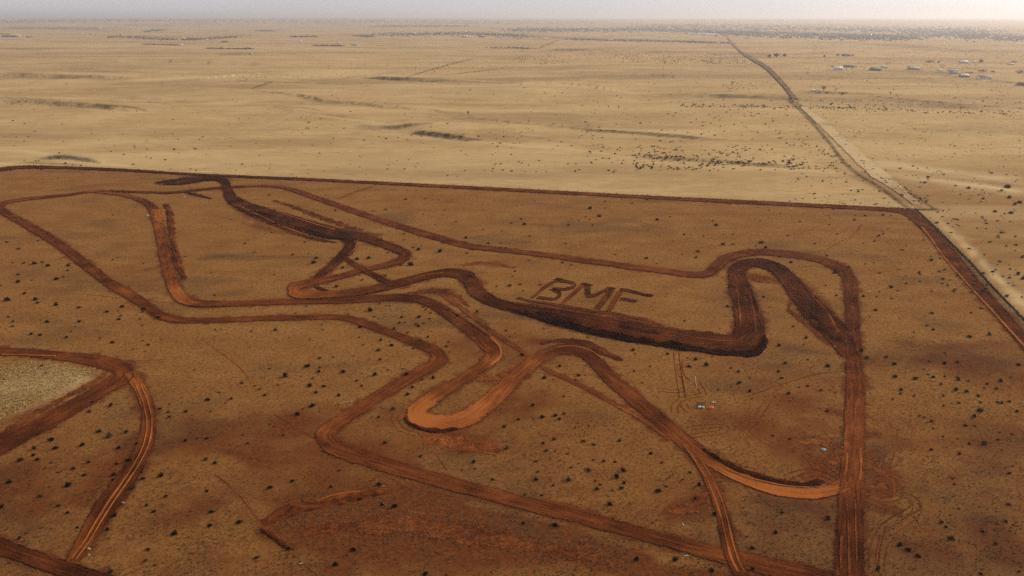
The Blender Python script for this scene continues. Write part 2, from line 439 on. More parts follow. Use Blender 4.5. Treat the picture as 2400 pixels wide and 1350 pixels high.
middle = track('dirt_track', 'winding middle track with the orange hairpin at its centre', [
    (228, 450, 6, .66), (262, 454, 5, .62), (305, 461, 7, .56), (340, 474, 12, .48), (359, 490, 20, .46), (368, 515, 24, .62), (377, 550, 25, .56), (388, 600, 27, .54), (398, 640, 29, .62), (410, 675, 32, .78), (426, 698, 28, .80), (455, 711, 17, .66, .3, .3), (500, 714, 12.5, .52, .3, .3), (560, 712, 12, .50), (640, 708.5, 13, .46), (720, 707, 13, .40), (800, 705, 13, .40), (880, 700, 15, .36), (940, 698, 17, .30), (985, 703, 19, .28), (1025, 719, 23, .30), (1060, 742, 25, .36), (1100, 772, 27, .46), (1135, 800, 31, .48), (1155, 822, 38, .50), (1152, 842, 36, .60), (1125, 864, 28, .60), (1085, 890, 27, .58), (1040, 916, 29, .60), (1000, 941, 36, .72), (977, 965, 44, .98), (995, 985, 42, 1.0), (1040, 992, 40, .95), (1090, 981, 42, .82), (1135, 952, 42, .82), (1175, 917, 40, .82), (1215, 879, 36, .66), (1255, 846, 31, .56), (1295, 825, 26, .48), (1330, 819, 24, .44), (1366, 826, 27, .42), (1396, 850, 31, .42), (1435, 890, 31, .46), (1480, 930, 32, .48), (1530, 972, 35, .48), (1575, 1010, 36, .50), (1612, 1042, 36, .58), (1660, 1078, 30, .72), (1715, 1110, 28, .82), (1780, 1137, 26, .90), (1840, 1152, 25, .94), (1900, 1158, 26, .92), (1950, 1150, 30, .82), (1990, 1130, 36, .7)], z=.04)
pit = track('dirt_track', 'dark wet track running down from the far fence past the gully', [
    (385, 431, 5, .16), (430, 430, 6, .14), (470, 423, 8, .12), (505, 419.5, 10, .12), (526, 427, 16, .16), (534, 444, 20, .22), (545, 466, 24, .24), (575, 484, 26, .24), (620, 500, 27, .22), (670, 515, 29, .20), (720, 530, 31, .20), (765, 543, 31, .22), (800, 551, 24, .26), (850, 558, 18, .34), (900, 573, 16, .38), (938, 588, 19, .42), (950, 599, 22, .46), (936, 612, 16, .46), (895, 624, 11, .44), (850, 634, 11, .44), (800, 648, 12, .48), (750, 659, 15, .52), (708, 668, 22, .62), (690, 680, 26, .74), (705, 690, 22, .74), (760, 692, 17, .60), (820, 688, 18, .48), (880, 678, 18, .40), (940, 663, 18, .36), (1000, 648, 17, .34), (1045, 640, 18, .30), (1085, 645, 27, .32), (1105, 662, 38, .38), (1118, 684, 34, .40), (1150, 705, 24, .36), (1200, 721, 22, .24), (1260, 733, 28, .20), (1330, 749, 38, .24), (1420, 766, 44, .32), (1500, 780, 44, .30), (1580, 793, 45, .34), (1650, 803, 48, .34), (1705, 808, 50, .36), (1745, 797, 66, .34), (1757, 770, 70, .28), (1750, 730, 62, .26), (1740, 690, 54, .30), (1730, 655, 44, .32), (1728, 633, 40, .28), (1748, 620, 24, .20), (1785, 618, 22, .20), (1822, 632, 30, .20), (1850, 658, 38, .24), (1882, 696, 44, .26), (1915, 735, 58, .26), (1946, 768, 60, .24), (1975, 805, 46, .24), (1996, 838, 36, .34)], z=.08, berm=.22)
spur = track('dirt_track', 'short dark spur cutting down between the two upper bends', [
    (775, 545, 20, .18), (800, 553, 22, .16), (817, 564, 23, .16), (821, 578, 23, .18), (808, 595, 21, .22), (785, 617, 18, .28), (760, 638, 16, .30), (735, 660, 16, .40), (712, 672, 18, .6)], z=.10)
cross = track('dirt_track', 'narrow connector crossing diagonally below the upper bend', [
    (808, 604, 7, .36), (830, 620, 9, .34), (855, 634, 11, .34), (885, 650, 12, .34), (910, 663, 13, .32), (935, 672, 14, .34)], z=.12)
leftroad = track('dirt_road', 'rutted red road bending sharply beside the pale grass corner', [
    (-120, 815, 17, .50), (0, 823, 18, .56), (60, 827, 18, .56), (130, 833, 19, .50), (200, 841, 23, .46), (255, 852, 32, .46), (288, 868, 44, .48), (278, 890, 44, .50), (240, 914, 34, .50), (180, 949, 36, .48), (120, 982, 38, .46), (60, 1012, 42, .44), (0, 1042, 46, .42), (-120, 1095, 52, .42)], z=.02)
branch = track('dirt_road', 'wheel-rutted dirt lane curving down to the lower left road', [
    (302, 872, 24, .66), (318, 893, 28, .74), (336, 925, 31, .62), (347, 965, 34, .52), (349, 1005, 38, .47), (340, 1045, 43, .44), (318, 1090, 46, .40), (288, 1135, 50, .36), (255, 1182, 52, .34), (225, 1230, 46, .38), (198, 1275, 36, .44), (168, 1318, 28, .48)], z=.04)
lowroad = track('dirt_road', 'dark red dirt road crossing the lower left corner', [
    (-160, 1215, 40, .34), (0, 1281, 42, .35), (60, 1303, 42, .38), (120, 1326, 43, .36), (190, 1350, 44, .34), (300, 1385, 46, .34), (460, 1430, 48, .34)], z=.06)
twotrack = track('dirt_road', 'rutted lane running from the orange bend down to the bottom edge', [
    (1605, 1040, 16, .62), (1630, 1075, 16, .62), (1655, 1115, 20, .60), (1676, 1160, 26, .54), (1692, 1205, 30, .46), (1703, 1250, 32, .42), (1714, 1295, 34, .42), (1734, 1340, 36, .42), (1765, 1400, 40, .42)], z=.09)
thin = track('path', 'faint pale wheel path crossing behind the winding middle track', [
    (1035, 690, 6, .60), (1075, 718, 7, .58), (1120, 752, 7, .56), (1165, 786, 8, .58), (1205, 812, 8, .66), (1240, 836, 8, .66)], z=.01, berm=.03, cat='path')
thin2 = track('path', 'faint orange wheel path below the crest of the winding track', [
    (1272, 862, 7, .60), (1300, 876, 7, .60), (1340, 895, 7, .60), (1390, 919, 8, .62), (1440, 947, 8, .62), (1490, 974, 9, .64), (1535, 1004, 10, .62), (1575, 1032, 10, .60)], z=.01, berm=.03, cat='path')
# the county road that runs on beyond the corner of the property
road_far = track('dirt_road', 'brown dirt road running away to the distant houses', [
    (1866, 240, 9, .40), (1845, 210, 9, .28), (1820, 182, 10, .24), (1795, 158, 9, .26), (1765, 140, 7, .30), (1740, 125, 5, .34), (1722, 108, 4, .45), (1705, 88, 3, .5)], z=.3, step=3, berm=.1)
strip = track('dirt_road', 'pale sandy lane beyond the corner of the property', [
    (2152, 482, 12, .55), (2116, 452, 18, .62), (2080, 425, 25, .82), (2048, 400, 28, .98), (2016, 371, 27, .98), (1980, 337, 24, .98), (1945, 305, 20, .95), (1912, 276, 15, .95), (1880, 250, 10, .9)], z=.1, step=1.5, berm=.1)

NV = 23
VV = np.linspace(-1.16, 1.16, NV)
def ribbon_mesh(T, name=None, mound=0.0):
    x, y, s = T['x'], T['y'], T['s']
    tx, ty = np.gradient(x), np.gradient(y); L = np.hypot(tx, ty) + 1e-9
    nx, ny = -ty / L, tx / L
    n = len(s)
    sd = int(abs(x[0] * 7 + y[0] * 3)) % 997
    jl = 1 + 0.22 * (fbm(s / 2.2, s * 0 + 1.3, sd, 3) - 0.5) + 0.30 * (fbm(s / 14, s * 0, sd + 5, 2) - 0.5)
    jr = 1 + 0.22 * (fbm(s / 2.2, s * 0 + 7.3, sd, 3) - 0.5) + 0.30 * (fbm(s / 14, s * 0 + 4, sd + 9, 2) - 0.5)
    if mound:
        jl = jl + 1.1 * (fbm(s / 3.0, s * 0 + 2, sd + 1, 3) - 0.5); jr = jr + 1.1 * (fbm(s / 3.0, s * 0 + 8, sd + 1, 3) - 0.5)
    v = VV[None, :]
    hw = T['hw'][:, None]
    off = hw * v * np.where(v > 0, jl[:, None], jr[:, None])
    X = x[:, None] + nx[:, None] * off; Y = y[:, None] + ny[:, None] * off
    H = height(X, Y)
    dist = np.hypot(X, Y)
    lift = 0.07 + T['z'] + np.clip(dist - 300, 0, None) * 0.0006
    S2 = np.repeat(s[:, None], NV, 1)
    clump = fbm(S2 / 0.9, off / 0.5, sd + 2, 3)
    if mound: clump = 1.5 * fbm(S2 / 1.6, off / 0.8, sd + 2, 3) - .25
    bl = T['bl'][:, None] * (0.3 + 1.5 * fbm(S2 / 4, S2 * 0, sd + 3, 2)); br = T['br'][:, None] * (0.3 + 1.5 * fbm(S2 / 4, S2 * 0 + 9, sd + 4, 2))
    g = lambda c, w: np.exp(-((v - c) / w) ** 2)
    berm = bl * g(0.95, 0.10) * (0.5 + clump) + br * g(-0.95, 0.10) * (0.5 + clump)
    ruts = 0.05 * (fbm(S2 / 30, off / 0.55, sd + 6, 2) - 0.5) + 0.03 * (clump - 0.5)
    Z = H + lift + berm + ruts
    if mound:
        Z = H + 0.02 + mound * np.clip(1 - v ** 2, 0, 1) ** 0.8 * (0.35 + 1.1 * clump) * (0.4 + 1.2 * fbm(S2 / 5, S2 * 0, sd + 8, 2))
        e = np.minimum(s, s[-1] - s)[:, None] / 2.0
        Z = np.where(e < 1, H - 0.1 + (Z - H + 0.1) * np.clip(e, 0, 1), Z)
    Z[:, 0] = H[:, 0] - 0.15; Z[:, -1] = H[:, -1] - 0.15
    Z[0, :] = H[0, :] - 0.1; Z[-1, :] = H[-1, :] - 0.1
    V = np.stack([X, Y, Z], -1).reshape(-1, 3)
    i = np.arange(n - 1)[:, None] * NV + np.arange(NV - 1)[None, :]
    Fq = np.stack([i, i + NV, i + NV + 1, i + 1], -1).reshape(-1, 4)[:, ::-1]
    uv = np.stack([S2 + sd, off + 0 * S2], -1).reshape(-1, 2)
    edge = np.clip((np.abs(v) - 0.80) / 0.12, 0, 1) + 0 * S2
    tone = T['tone'][:, None] + 0 * S2
    return V, Fq, uv, tone.ravel(), edge.ravel(), (np.abs(v) + 0 * S2).ravel()

SUF = {}
def build_ribbon(T, mound=0.0, kind='structure', parent=None, name=None, mat=None):
    V, Fq, uv, tone, edge, across = ribbon_mesh(T, mound=mound)
    o = mesh_np(name or T['name'], V, Fq, None, mat or M_TRACK, parent, True, uv, dict(tone=tone, edge=edge, across=across * (0.55 if mound else 1.0)))
    if parent is None:
        tag(o, T['label'], T['cat'], None, kind)
    return o

# ------------------------------------------------------------------ ground
def grid_axes():
    u = np.r_[-14000, -9000, -6000, -4200, -3000, -2200, -1700, np.linspace(-1350, 1350, 1126), 1700, 2200, 3000, 4200, 6000, 9000, 14000]
    rows = np.r_[np.arange(1400, 400, -2.3), np.arange(400, 120, -1.9), np.arange(120, 46, -1.15)]
    yy = [flat(1200, r)[1].item() if hasattr(flat(1200, r)[1], 'item') else flat(1200, r)[1] for r in rows]
    yy = np.array(yy)
    ss = np.array([proj(0.0, yv, 0.0)[2] / F_PX for yv in yy])
    ymax = yy[-1]
    extra = np.array([1.15, 1.35]) * ymax
    y_all = np.r_[-3000, -600, -150, 0, 50, 75, yy, extra]
    s_all = np.r_[ss[0] * 3, ss[0] * 1.5, ss[0], ss[0], ss[0], ss[0], ss, [proj(0.0, v, 0.0)[2] / F_PX for v in extra]]
    return u, y_all, s_all

u, ya, sa = grid_axes()
GX = np.clip(u[None, :] * sa[:, None], -60000, 60000); GY = np.repeat(ya[:, None], len(u), 1)
shape = GX.shape
gx, gy = GX.ravel(), GY.ravel()

# fence line and the zone beyond it
fl = G(np.array([-900., -300, 0, 60, 150, 300, 430, 700, 1100, 1500, 1900, 2140]), np.array([430., 420, 394, 388, 389.5, 396.5, 405, 416, 436, 457, 477, 489]))
fr = G(np.array([2147., 2193, 2228, 2279, 2328, 2404, 2600]), np.array([489., 534, 569, 620, 674, 753, 955]))
def outside(x, y):
    fy = np.interp(x, fl[:, 0], fl[:, 1])
    o1 = y - fy
    fx = np.interp(-y, -fr[:, 1], fr[:, 0])
    o2 = x - fx
    w = 1.2
    j = 1.5 * (fbm(x / 3, y / 3, 41, 2) - 0.5)
    a = sstep(-w, w, o1 + j); b = sstep(-w, w, o2 + j)
    b = np.where((y < fr[0, 1] + 1), b, 0)
    return np.maximum(a, b)

soil = np.zeros((gx.size, 4), np.float32)
soil[:, 3] = outside(gx, gy)
inside = 1 - soil[:, 3]
_side = (gx > np.interp(-gy, -fr[:, 1], fr[:, 0])) & (gy < 640)
soil[:, 3] *= np.where(_side, 1 - 0.80 * sstep(680, 360, gy) * (0.75 + 0.5 * fbm(gx / 25, gy / 12, 58, 3)), 1)
patch = fbm(gx / 38, gy / 30, 51, 4)
patch2 = fbm(gx / 9, gy / 7, 52, 3)
soil[:, 0] = inside * np.clip(0.12 + 0.22 * sstep(0.50, 0.78, patch) * (.4 + 1.2 * patch2) + 0.42 * sstep(330, 120, gy) * (0.45 + .6 * fbm(gx / 4, gy / 3.5, 57, 4)), 0, 1)  # red mask also deepens toward the camera, painting in foreground shade
soil[:, 1] = inside * 0.35 * sstep(0.56, 0.8, fbm(gx / 30 + 9, gy / 16, 53, 4)) + (1 - inside) * 0.22 * sstep(0.55, 0.78, fbm(gx / 260, gy / 70, 54, 4)) * sstep(330, 520, gy)
soil[:, 2] = (1 - inside) * 0.35 * sstep(0.52, 0.75, fbm(gx / 300 + 4, gy / 60, 55, 4))

def stroke(pts, w, r=0.0, d=0.0, p=0.0, hard=False, streaky=False):
    A = np.array([(q[0], q[1]) for q in pts], float)
    S = spline(A, 8)
    W = G(S[:, 0], S[:, 1])
    hw = half_widths(S, W, np.full(len(S), float(w)))
    hw = np.clip(np.convolve(np.pad(hw, 4, mode='edge'), np.ones(9) / 9, 'valid'), 0.2, 400)
    pad = hw.max() * 2.2
    dd, si = dist_poly(gx, gy, W, pad)
    k = np.isfinite(dd)
    h = np.interp(si[k], np.arange(len(hw)), hw)
    if hard:
        f = np.exp(-(dd[k] / h) ** 4) * (0.35 + 0.9 * fbm(gx[k] / 3, gy[k] / 3, 63, 3))
    else:
        jit = 0.45 + 1.2 * fbm(gx[k] / (h * 2.2 + .5), gy[k] / (h * 0.9 + .3), 61, 4)
        t = si[k] / (len(W) - 1)
        f = np.exp(-(dd[k] / (h * jit)) ** 2) * sstep(-.02, .22, t) * sstep(1.02, .78, t)
        f = f * np.clip(-.45 + 2.9 * fbm(gx[k] / (h * 9.0 + 1), gy[k] / (h * .45 + .3), 62, 4), 0, 1.2) if streaky else f * np.clip(0.25 + 1.5 * fbm(gx[k] / (h * 3.0 + 1), gy[k] / (h * .5 + .3), 62, 4), 0, 1.3)
    for ch, v in ((0, r), (1, d), (2, p)):
        if v: soil[k, ch] = np.clip(soil[k, ch] + v * f, 0, 1)

DARK = [  # shade of the wash banks painted in, along with scrub and dark ground
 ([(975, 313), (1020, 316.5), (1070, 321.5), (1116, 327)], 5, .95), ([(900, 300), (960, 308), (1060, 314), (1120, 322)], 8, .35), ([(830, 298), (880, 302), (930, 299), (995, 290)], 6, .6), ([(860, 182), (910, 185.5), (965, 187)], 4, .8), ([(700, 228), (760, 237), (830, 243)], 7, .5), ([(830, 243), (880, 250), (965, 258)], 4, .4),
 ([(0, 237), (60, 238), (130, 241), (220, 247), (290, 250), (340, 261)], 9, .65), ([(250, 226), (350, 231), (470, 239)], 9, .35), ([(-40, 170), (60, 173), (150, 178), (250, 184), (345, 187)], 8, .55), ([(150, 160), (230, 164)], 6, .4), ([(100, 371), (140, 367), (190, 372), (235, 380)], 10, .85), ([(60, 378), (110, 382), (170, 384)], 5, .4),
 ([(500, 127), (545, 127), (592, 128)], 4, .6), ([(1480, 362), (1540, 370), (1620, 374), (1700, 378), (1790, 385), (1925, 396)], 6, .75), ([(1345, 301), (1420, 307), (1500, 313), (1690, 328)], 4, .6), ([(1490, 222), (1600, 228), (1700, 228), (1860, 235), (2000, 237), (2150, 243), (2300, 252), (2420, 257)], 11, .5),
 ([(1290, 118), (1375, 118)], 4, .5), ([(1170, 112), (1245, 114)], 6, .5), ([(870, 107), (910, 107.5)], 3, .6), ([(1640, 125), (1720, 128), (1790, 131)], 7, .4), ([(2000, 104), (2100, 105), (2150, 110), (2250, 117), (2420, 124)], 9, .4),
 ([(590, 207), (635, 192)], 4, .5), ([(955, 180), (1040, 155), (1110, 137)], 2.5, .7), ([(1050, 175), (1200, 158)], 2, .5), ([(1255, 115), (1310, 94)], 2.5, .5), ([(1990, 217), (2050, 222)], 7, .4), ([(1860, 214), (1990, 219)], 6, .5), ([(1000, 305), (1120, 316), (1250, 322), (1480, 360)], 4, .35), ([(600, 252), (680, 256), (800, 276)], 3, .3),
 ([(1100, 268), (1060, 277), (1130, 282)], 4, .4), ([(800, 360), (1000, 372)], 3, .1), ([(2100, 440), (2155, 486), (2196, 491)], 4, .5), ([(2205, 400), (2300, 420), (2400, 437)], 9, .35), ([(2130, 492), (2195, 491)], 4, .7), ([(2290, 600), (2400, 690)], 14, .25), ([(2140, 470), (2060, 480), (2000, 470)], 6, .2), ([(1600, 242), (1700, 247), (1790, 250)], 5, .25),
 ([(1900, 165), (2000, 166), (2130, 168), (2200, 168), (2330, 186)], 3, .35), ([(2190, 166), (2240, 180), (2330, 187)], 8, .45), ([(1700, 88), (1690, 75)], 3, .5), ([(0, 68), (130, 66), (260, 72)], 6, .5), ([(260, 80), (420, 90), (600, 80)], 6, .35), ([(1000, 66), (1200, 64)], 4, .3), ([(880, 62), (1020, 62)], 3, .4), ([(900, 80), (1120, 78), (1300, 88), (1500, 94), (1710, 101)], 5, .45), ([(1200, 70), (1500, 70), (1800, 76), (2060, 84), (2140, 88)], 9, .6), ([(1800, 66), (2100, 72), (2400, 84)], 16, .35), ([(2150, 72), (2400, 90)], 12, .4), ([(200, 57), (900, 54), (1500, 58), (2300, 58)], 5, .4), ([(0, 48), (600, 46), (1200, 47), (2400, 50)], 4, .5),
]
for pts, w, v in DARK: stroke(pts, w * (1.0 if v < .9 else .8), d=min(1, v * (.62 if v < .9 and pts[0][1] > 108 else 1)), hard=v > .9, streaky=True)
for pts, w, v in [([(610, 175), (480, 180), (400, 185), (330, 187)], 5, .6), ([(0, 352), (80, 358), (150, 370), (230, 382), (340, 396)], 12, .55), ([(2020, 374), (2120, 388), (2250, 408), (2460, 434)], 20, 1.0), ([(2050, 402), (2200, 424), (2460, 458)], 16, .9),
                  ([(1200, 195), (1320, 200), (1420, 210), (1500, 222)], 4, .6), ([(640, 255), (760, 272), (850, 283), (900, 290)], 3, .5), ([(-20, 384), (40, 384)], 7, .8), ([(820, 300), (900, 311), (1100, 333), (1300, 346), (1480, 362)], 7, .4), ([(1480, 372), (1620, 390), (1850, 398), (2030, 411)], 9, .4),
                  ([(0, 100), (300, 108), (600, 112), (1000, 120)], 8, .3), ([(600, 205), (900, 200), (1180, 205)], 10, .25), ([(2150, 500), (2250, 620), (2400, 760)], 16, .35), ([(2040, 240), (1880, 240), (2200, 247)], 4, .5), ([(1660, 101), (1200, 96), (900, 90)], 4, .25)]:
    stroke(pts, w, p=v)
# patches inside the fence: red scraped soil, darker herbs, tyre arcs
for pts, w, r_, d_ in [
 ([(1960, 850), (2150, 840), (2420, 862)], 46, .5, .40), ([(2050, 800), (2250, 812), (2420, 800)], 26, .45, .15), ([(1820, 812), (1960, 832)], 16, .3, .35), ([(620, 1240), (760, 1215), (900, 1200), (1050, 1225)], 66, .85, .0), ([(700, 1290), (900, 1270), (1150, 1290), (1400, 1300)], 80, .62, .05), ([(1150, 1215), (1300, 1260), (1500, 1320)], 40, .6, 0), ([(1010, 1010), (1080, 1035), (1150, 1050)], 50, .6, 0), ([(1070, 870), (1160, 900), (1200, 960)], 36, .4, 0), ([(1560, 1180), (1620, 1200), (1640, 1140)], 60, .6, 0), ([(1720, 1170), (1900, 1190), (1950, 1250)], 30, .5, .1),
 ([(1600, 1000), (1750, 990), (1900, 1080), (1960, 1110)], 60, .45, 0), ([(1830, 700), (1900, 730), (1960, 790)], 26, .6, .1), ([(1770, 650), (1800, 660)], 26, .7, 0), ([(1860, 640), (1910, 680), (1960, 740)], 20, .6, 0), ([(1180, 655), (1080, 620), (1200, 622)], 18, .5, 0), ([(960, 690), (1040, 680), (1060, 700)], 30, .55, 0), ([(1200, 700), (1400, 740), (1600, 766)], 14, .5, .1), ([(1330, 806), (1420, 830), (1455, 845)], 10, .9, .15), ([(1240, 802), (1300, 800), (1360, 806)], 8, .7, .25),
 ([(690, 470), (760, 500), (900, 540)], 16, .35, .1), ([(410, 418), (460, 415), (520, 412)], 14, .4, .65), ([(425, 448), (455, 456), (492, 467)], 8, .5, .75), ([(300, 420), (400, 418)], 8, .1, .4), ([(480, 500), (560, 520), (700, 560)], 10, .4, .1), ([(600, 505), (700, 545), (770, 565)], 9, .5, .1), ([(460, 610), (540, 600), (620, 590)], 12, .1, .3), ([(330, 635), (400, 620)], 6, .3, .5), ([(440, 612), (500, 604), (600, 592)], 3, .1, .35),
 ([(398, 490), (405, 560), (425, 640)], 12, .9, .35), ([(0, 650), (100, 640), (260, 690)], 40, .0, .30), ([(0, 760), (120, 740), (300, 730)], 30, 0, .2), ([(560, 870), (700, 860), (900, 850)], 26, 0, .25), ([(300, 1250), (500, 1180), (600, 1100)], 50, .1, .1), ([(440, 960), (540, 930)], 26, 0, .3), ([(180, 1200), (280, 1080), (340, 1000)], 26, .6, 0), ([(1130, 690), (1220, 690), (1260, 680)], 8, .3, .2), ([(2000, 1100), (2060, 1120), (2100, 1160)], 44, .6, 0), ([(2030, 1040), (2090, 1070)], 30, .3, .25), ([(1870, 1035), (1950, 1045)], 26, .3, .2), ([(200, 820), (300, 760), (600, 840)], 60, .2, 0), ([(0, 880), (150, 900), (60, 970)], 26, .1, 0), ([(0, 1000), (120, 940), (230, 870)], 20, .55, 0), ([(860, 1330), (740, 1270), (690, 1230)], 12, .6, .1), ([(1680, 850), (1820, 850)], 20, 0, .22), ([(2300, 1200), (2380, 1340)], 70, .35, .1), ([(2100, 1290), (2260, 1300)], 50, .3, .05), ([(1080, 790), (1180, 800)], 20, .2, .25), ([(1300, 960), (1450, 990)], 40, .1, .2), ([(1960, 700), (1990, 640)], 12, .3, 0), ([(500, 1050), (640, 1090)], 16, .3, .05)]:
    stroke(pts, w, r=r_ * (.9 if pts[0][1] > 1180 or r_ > .8 else .5), d=d_ * .8)
TYRE = [
 ([(1585, 825), (1588, 860), (1594, 900), (1600, 935)], 3), ([(1600, 840), (1597, 880), (1605, 915)], 2.5), ([(1650, 835), (1612, 848), (1594, 858), (1598, 880), (1612, 895)], 3), ([(1540, 912), (1580, 918), (1604, 913)], 3), ([(1645, 925), (1600, 935), (1582, 950), (1582, 970)], 5), ([(1600, 945), (1610, 960), (1622, 965)], 6), ([(1632, 895), (1645, 915), (1648, 926)], 3), ([(1850, 905), (1810, 930), (1780, 970), (1762, 1000), (1775, 1020), (1810, 1042), (1850, 1055), (1878, 1047)], 5), ([(1760, 1000), (1754, 1012), (1775, 1032)], 3), ([(1600, 1025), (1650, 1018), (1690, 1012), (1700, 1003), (1680, 998), (1620, 1004)], 4), ([(1640, 1050), (1720, 1090), (1780, 1106)], 3), ([(1880, 1064), (1920, 1085), (1950, 1110)], 4), ([(1840, 1120), (1890, 1104), (1930, 1112), (1965, 1130)], 5), ([(2040, 1120), (2085, 1120), (2105, 1140), (2100, 1165), (2060, 1170), (2030, 1155)], 5), ([(2060, 1110), (2080, 1080), (2090, 1050)], 5), ([(2045, 1340), (2055, 1270), (2075, 1235), (2120, 1205), (2145, 1190), (2140, 1175)], 5), ([(2060, 1340), (2068, 1280), (2090, 1245), (2140, 1210), (2150, 1185), (2135, 1165), (2110, 1160)], 4), ([(2130, 1205), (2150, 1235), (2170, 1250)], 4), ([(790, 468), (840, 448), (880, 435)], 5), ([(600, 600), (660, 603), (730, 602)], 1.5), ([(620, 1240), (560, 1160), (500, 1110)], 2), ([(640, 970), (690, 1000), (740, 1030)], 2), ([(975, 1010), (1010, 1050), (1050, 1105)], 2), ([(950, 960), (925, 975), (940, 1005), (985, 1020)], 6), ([(600, 1070), (620, 1090), (640, 1100)], 2), ([(1990, 560), (2010, 540), (2020, 525)], 2), ([(1930, 590), (1960, 572), (1985, 558)], 2), ([(1870, 628), (1910, 624), (1940, 630)], 1.5), ([(130, 608), (160, 600), (172, 592)], 3), ([(480, 800), (560, 860), (590, 900)], 2), ([(460, 690), (420, 710), (300, 700), (200, 690)], 1.5), ([(1180, 840), (1240, 870), (1400, 880)], 2), ([(240, 850), (330, 848), (390, 845)], 5), ([(1750, 930), (1900, 880), (1990, 870)], 2), ([(880, 1090), (920, 1115), (980, 1150)], 8), ([(1000, 1150), (1200, 1190)], 2), ([(820, 1220), (920, 1240), (1100, 1270), (1250, 1290)], 2), ([(880, 1185), (1000, 1205), (1150, 1230)], 2), ([(640, 1250), (700, 1310), (760, 1360)], 2),
]
for pts, w, v in [([(1870, 243), (1935, 290), (1985, 340), (2032, 383), (2064, 410), (2098, 431), (2134, 453), (2192, 491)], 5, .85), ([(1850, 236), (1890, 272), (1940, 330), (1980, 382), (2018, 413), (2064, 440), (2106, 472), (2146, 499)], 9, .9), ([(2160, 508), (2206, 554), (2264, 618), (2318, 679), (2382, 748), (2450, 820)], 13, .7), ([(2130, 491), (2196, 491)], 4, .8)]:
    stroke(pts, w, d=v, hard=True)
for pts, w, v in [([(1905, 1095), (1950, 1075), (1985, 1040)], 26, .95), ([(1880, 1128), (1930, 1112), (1980, 1118)], 26, .95), ([(2030, 1050), (2050, 1090), (2090, 1125)], 26, .8), ([(2030, 1140), (2070, 1150), (2100, 1160)], 22, .95), ([(2010, 1180), (2060, 1190), (2120, 1200)], 16, .7), ([(1930, 960), (1960, 968), (1985, 975)], 9, .95), ([(1990, 1010), (2040, 1020), (2060, 1010)], 16, .5)]:
    stroke(pts, w, r=v)
for pts, w, r_, d_ in [([(560, 486), (640, 512), (740, 548), (800, 565)], 30, .75, .45), ([(760, 540), (840, 548), (900, 556)], 14, .9, .5), ([(800, 535), (840, 541)], 8, .8, .4), ([(840, 570), (900, 580)], 8, .5, .3), ([(430, 425), (500, 415), (540, 430)], 16, .5, .5), ([(1740, 640), (1790, 655), (1840, 660)], 16, .9, .1), ([(1190, 712), (1300, 730), (1430, 748), (1560, 765)], 16, .8, .3), ([(1900, 690), (1945, 735), (1975, 790)], 18, .9, .05), ([(1850, 720), (1900, 770), (1950, 815)], 12, .7, .05)]:
    stroke(pts, w, r=r_, d=d_)
for pts, w, d_ in [([(2420, 1000), (2300, 1150), (2420, 1380)], 140, .22), ([(-60, 1150), (60, 1250), (-20, 1380)], 120, .2), ([(300, 1370), (700, 1390), (1100, 1370)], 70, .2)]:  # broad dark strokes paint vignette shade into the bottom edge and corners
    stroke(pts, w, d=d_)
# thin crisp lines on the far plain: cattle paths, wash edges, fence scars
for pts, w in [([(590, 208), (612, 200), (636, 192)], 3), ([(600, 213), (690, 222), (745, 232)], 2), ([(640, 249), (720, 254), (760, 262)], 2), ([(905, 297), (950, 294), (1005, 289)], 3), ([(1345, 301), (1500, 312), (1695, 328)], 2.5), ([(0, 229), (120, 233), (300, 239), (480, 240)], 2), ([(230, 246), (300, 250), (342, 260)], 4), ([(955, 180), (1040, 155), (1110, 137)], 2), ([(1050, 175), (1200, 158)], 1.6), ([(1255, 115), (1310, 94)], 2), ([(560, 190), (700, 194), (860, 201)], 1.6), ([(860, 184), (960, 187.5), (1200, 195)], 2.5), ([(1930, 140), (1985, 153)], 1.5), ([(1895, 160), (1925, 180), (2260, 186), (2400, 196)], 1.5), ([(2040, 225), (2200, 240), (2400, 255)], 1.5), ([(1100, 276), (1200, 286), (1340, 300)], 1.6), ([(1690, 228), (1860, 232)], 3), ([(500, 258), (560, 262)], 1.5), ([(110, 372), (150, 368), (190, 374), (232, 382)], 5), ([(60, 381), (120, 384), (180, 387)], 3)]:
    stroke(pts, w, d=.55, hard=True)
for pts, w in [([(820, 297), (900, 302), (1000, 293)], 2), ([(340, 187), (480, 181.5), (560, 176), (612, 173)], 3), ([(600, 171), (760, 172), (900, 177), (1040, 183), (1200, 195)], 3), ([(700, 262), (800, 278), (905, 290)], 2), ([(1340, 200), (1362, 191), (1400, 182)], 2), ([(1200, 196), (1290, 198), (1420, 208), (1500, 221)], 3), ([(1410, 198), (1700, 196), (1800, 199)], 1.5), ([(1870, 244), (2050, 252), (2200, 256), (2420, 262)], 3), ([(850, 300), (980, 312), (1110, 330), (1300, 344)], 3), ([(0, 188), (200, 190), (340, 188)], 2), ([(560, 239), (700, 246), (860, 256), (1000, 272), (1100, 280)], 1.8), ([(0, 352), (60, 354), (130, 364), (200, 378), (300, 390)], 5), ([(1480, 366), (1620, 382), (1800, 394), (2010, 408)], 3), ([(0, 255), (150, 252), (260, 262), (340, 264)], 2.5), ([(1200, 340), (1330, 350), (1480, 370)], 3)]:
    stroke(pts, w, p=.65, hard=True)
stroke([(2185, 494), (2208, 526), (2243, 557), (2279, 592), (2329, 642), (2390, 704), (2450, 765)], 20, p=.6)
for pts, w, v in [([(640, 1240), (760, 1212), (880, 1186), (980, 1192)], 44, .6), ([(690, 1262), (850, 1240), (1050, 1235), (1250, 1262), (1500, 1318)], 44, .5), ([(940, 1165), (1100, 1200), (1300, 1248)], 26, .6), ([(1330, 1290), (1500, 1340), (1700, 1360)], 40, .55)]:
    stroke(pts, w, r=v, hard=True)
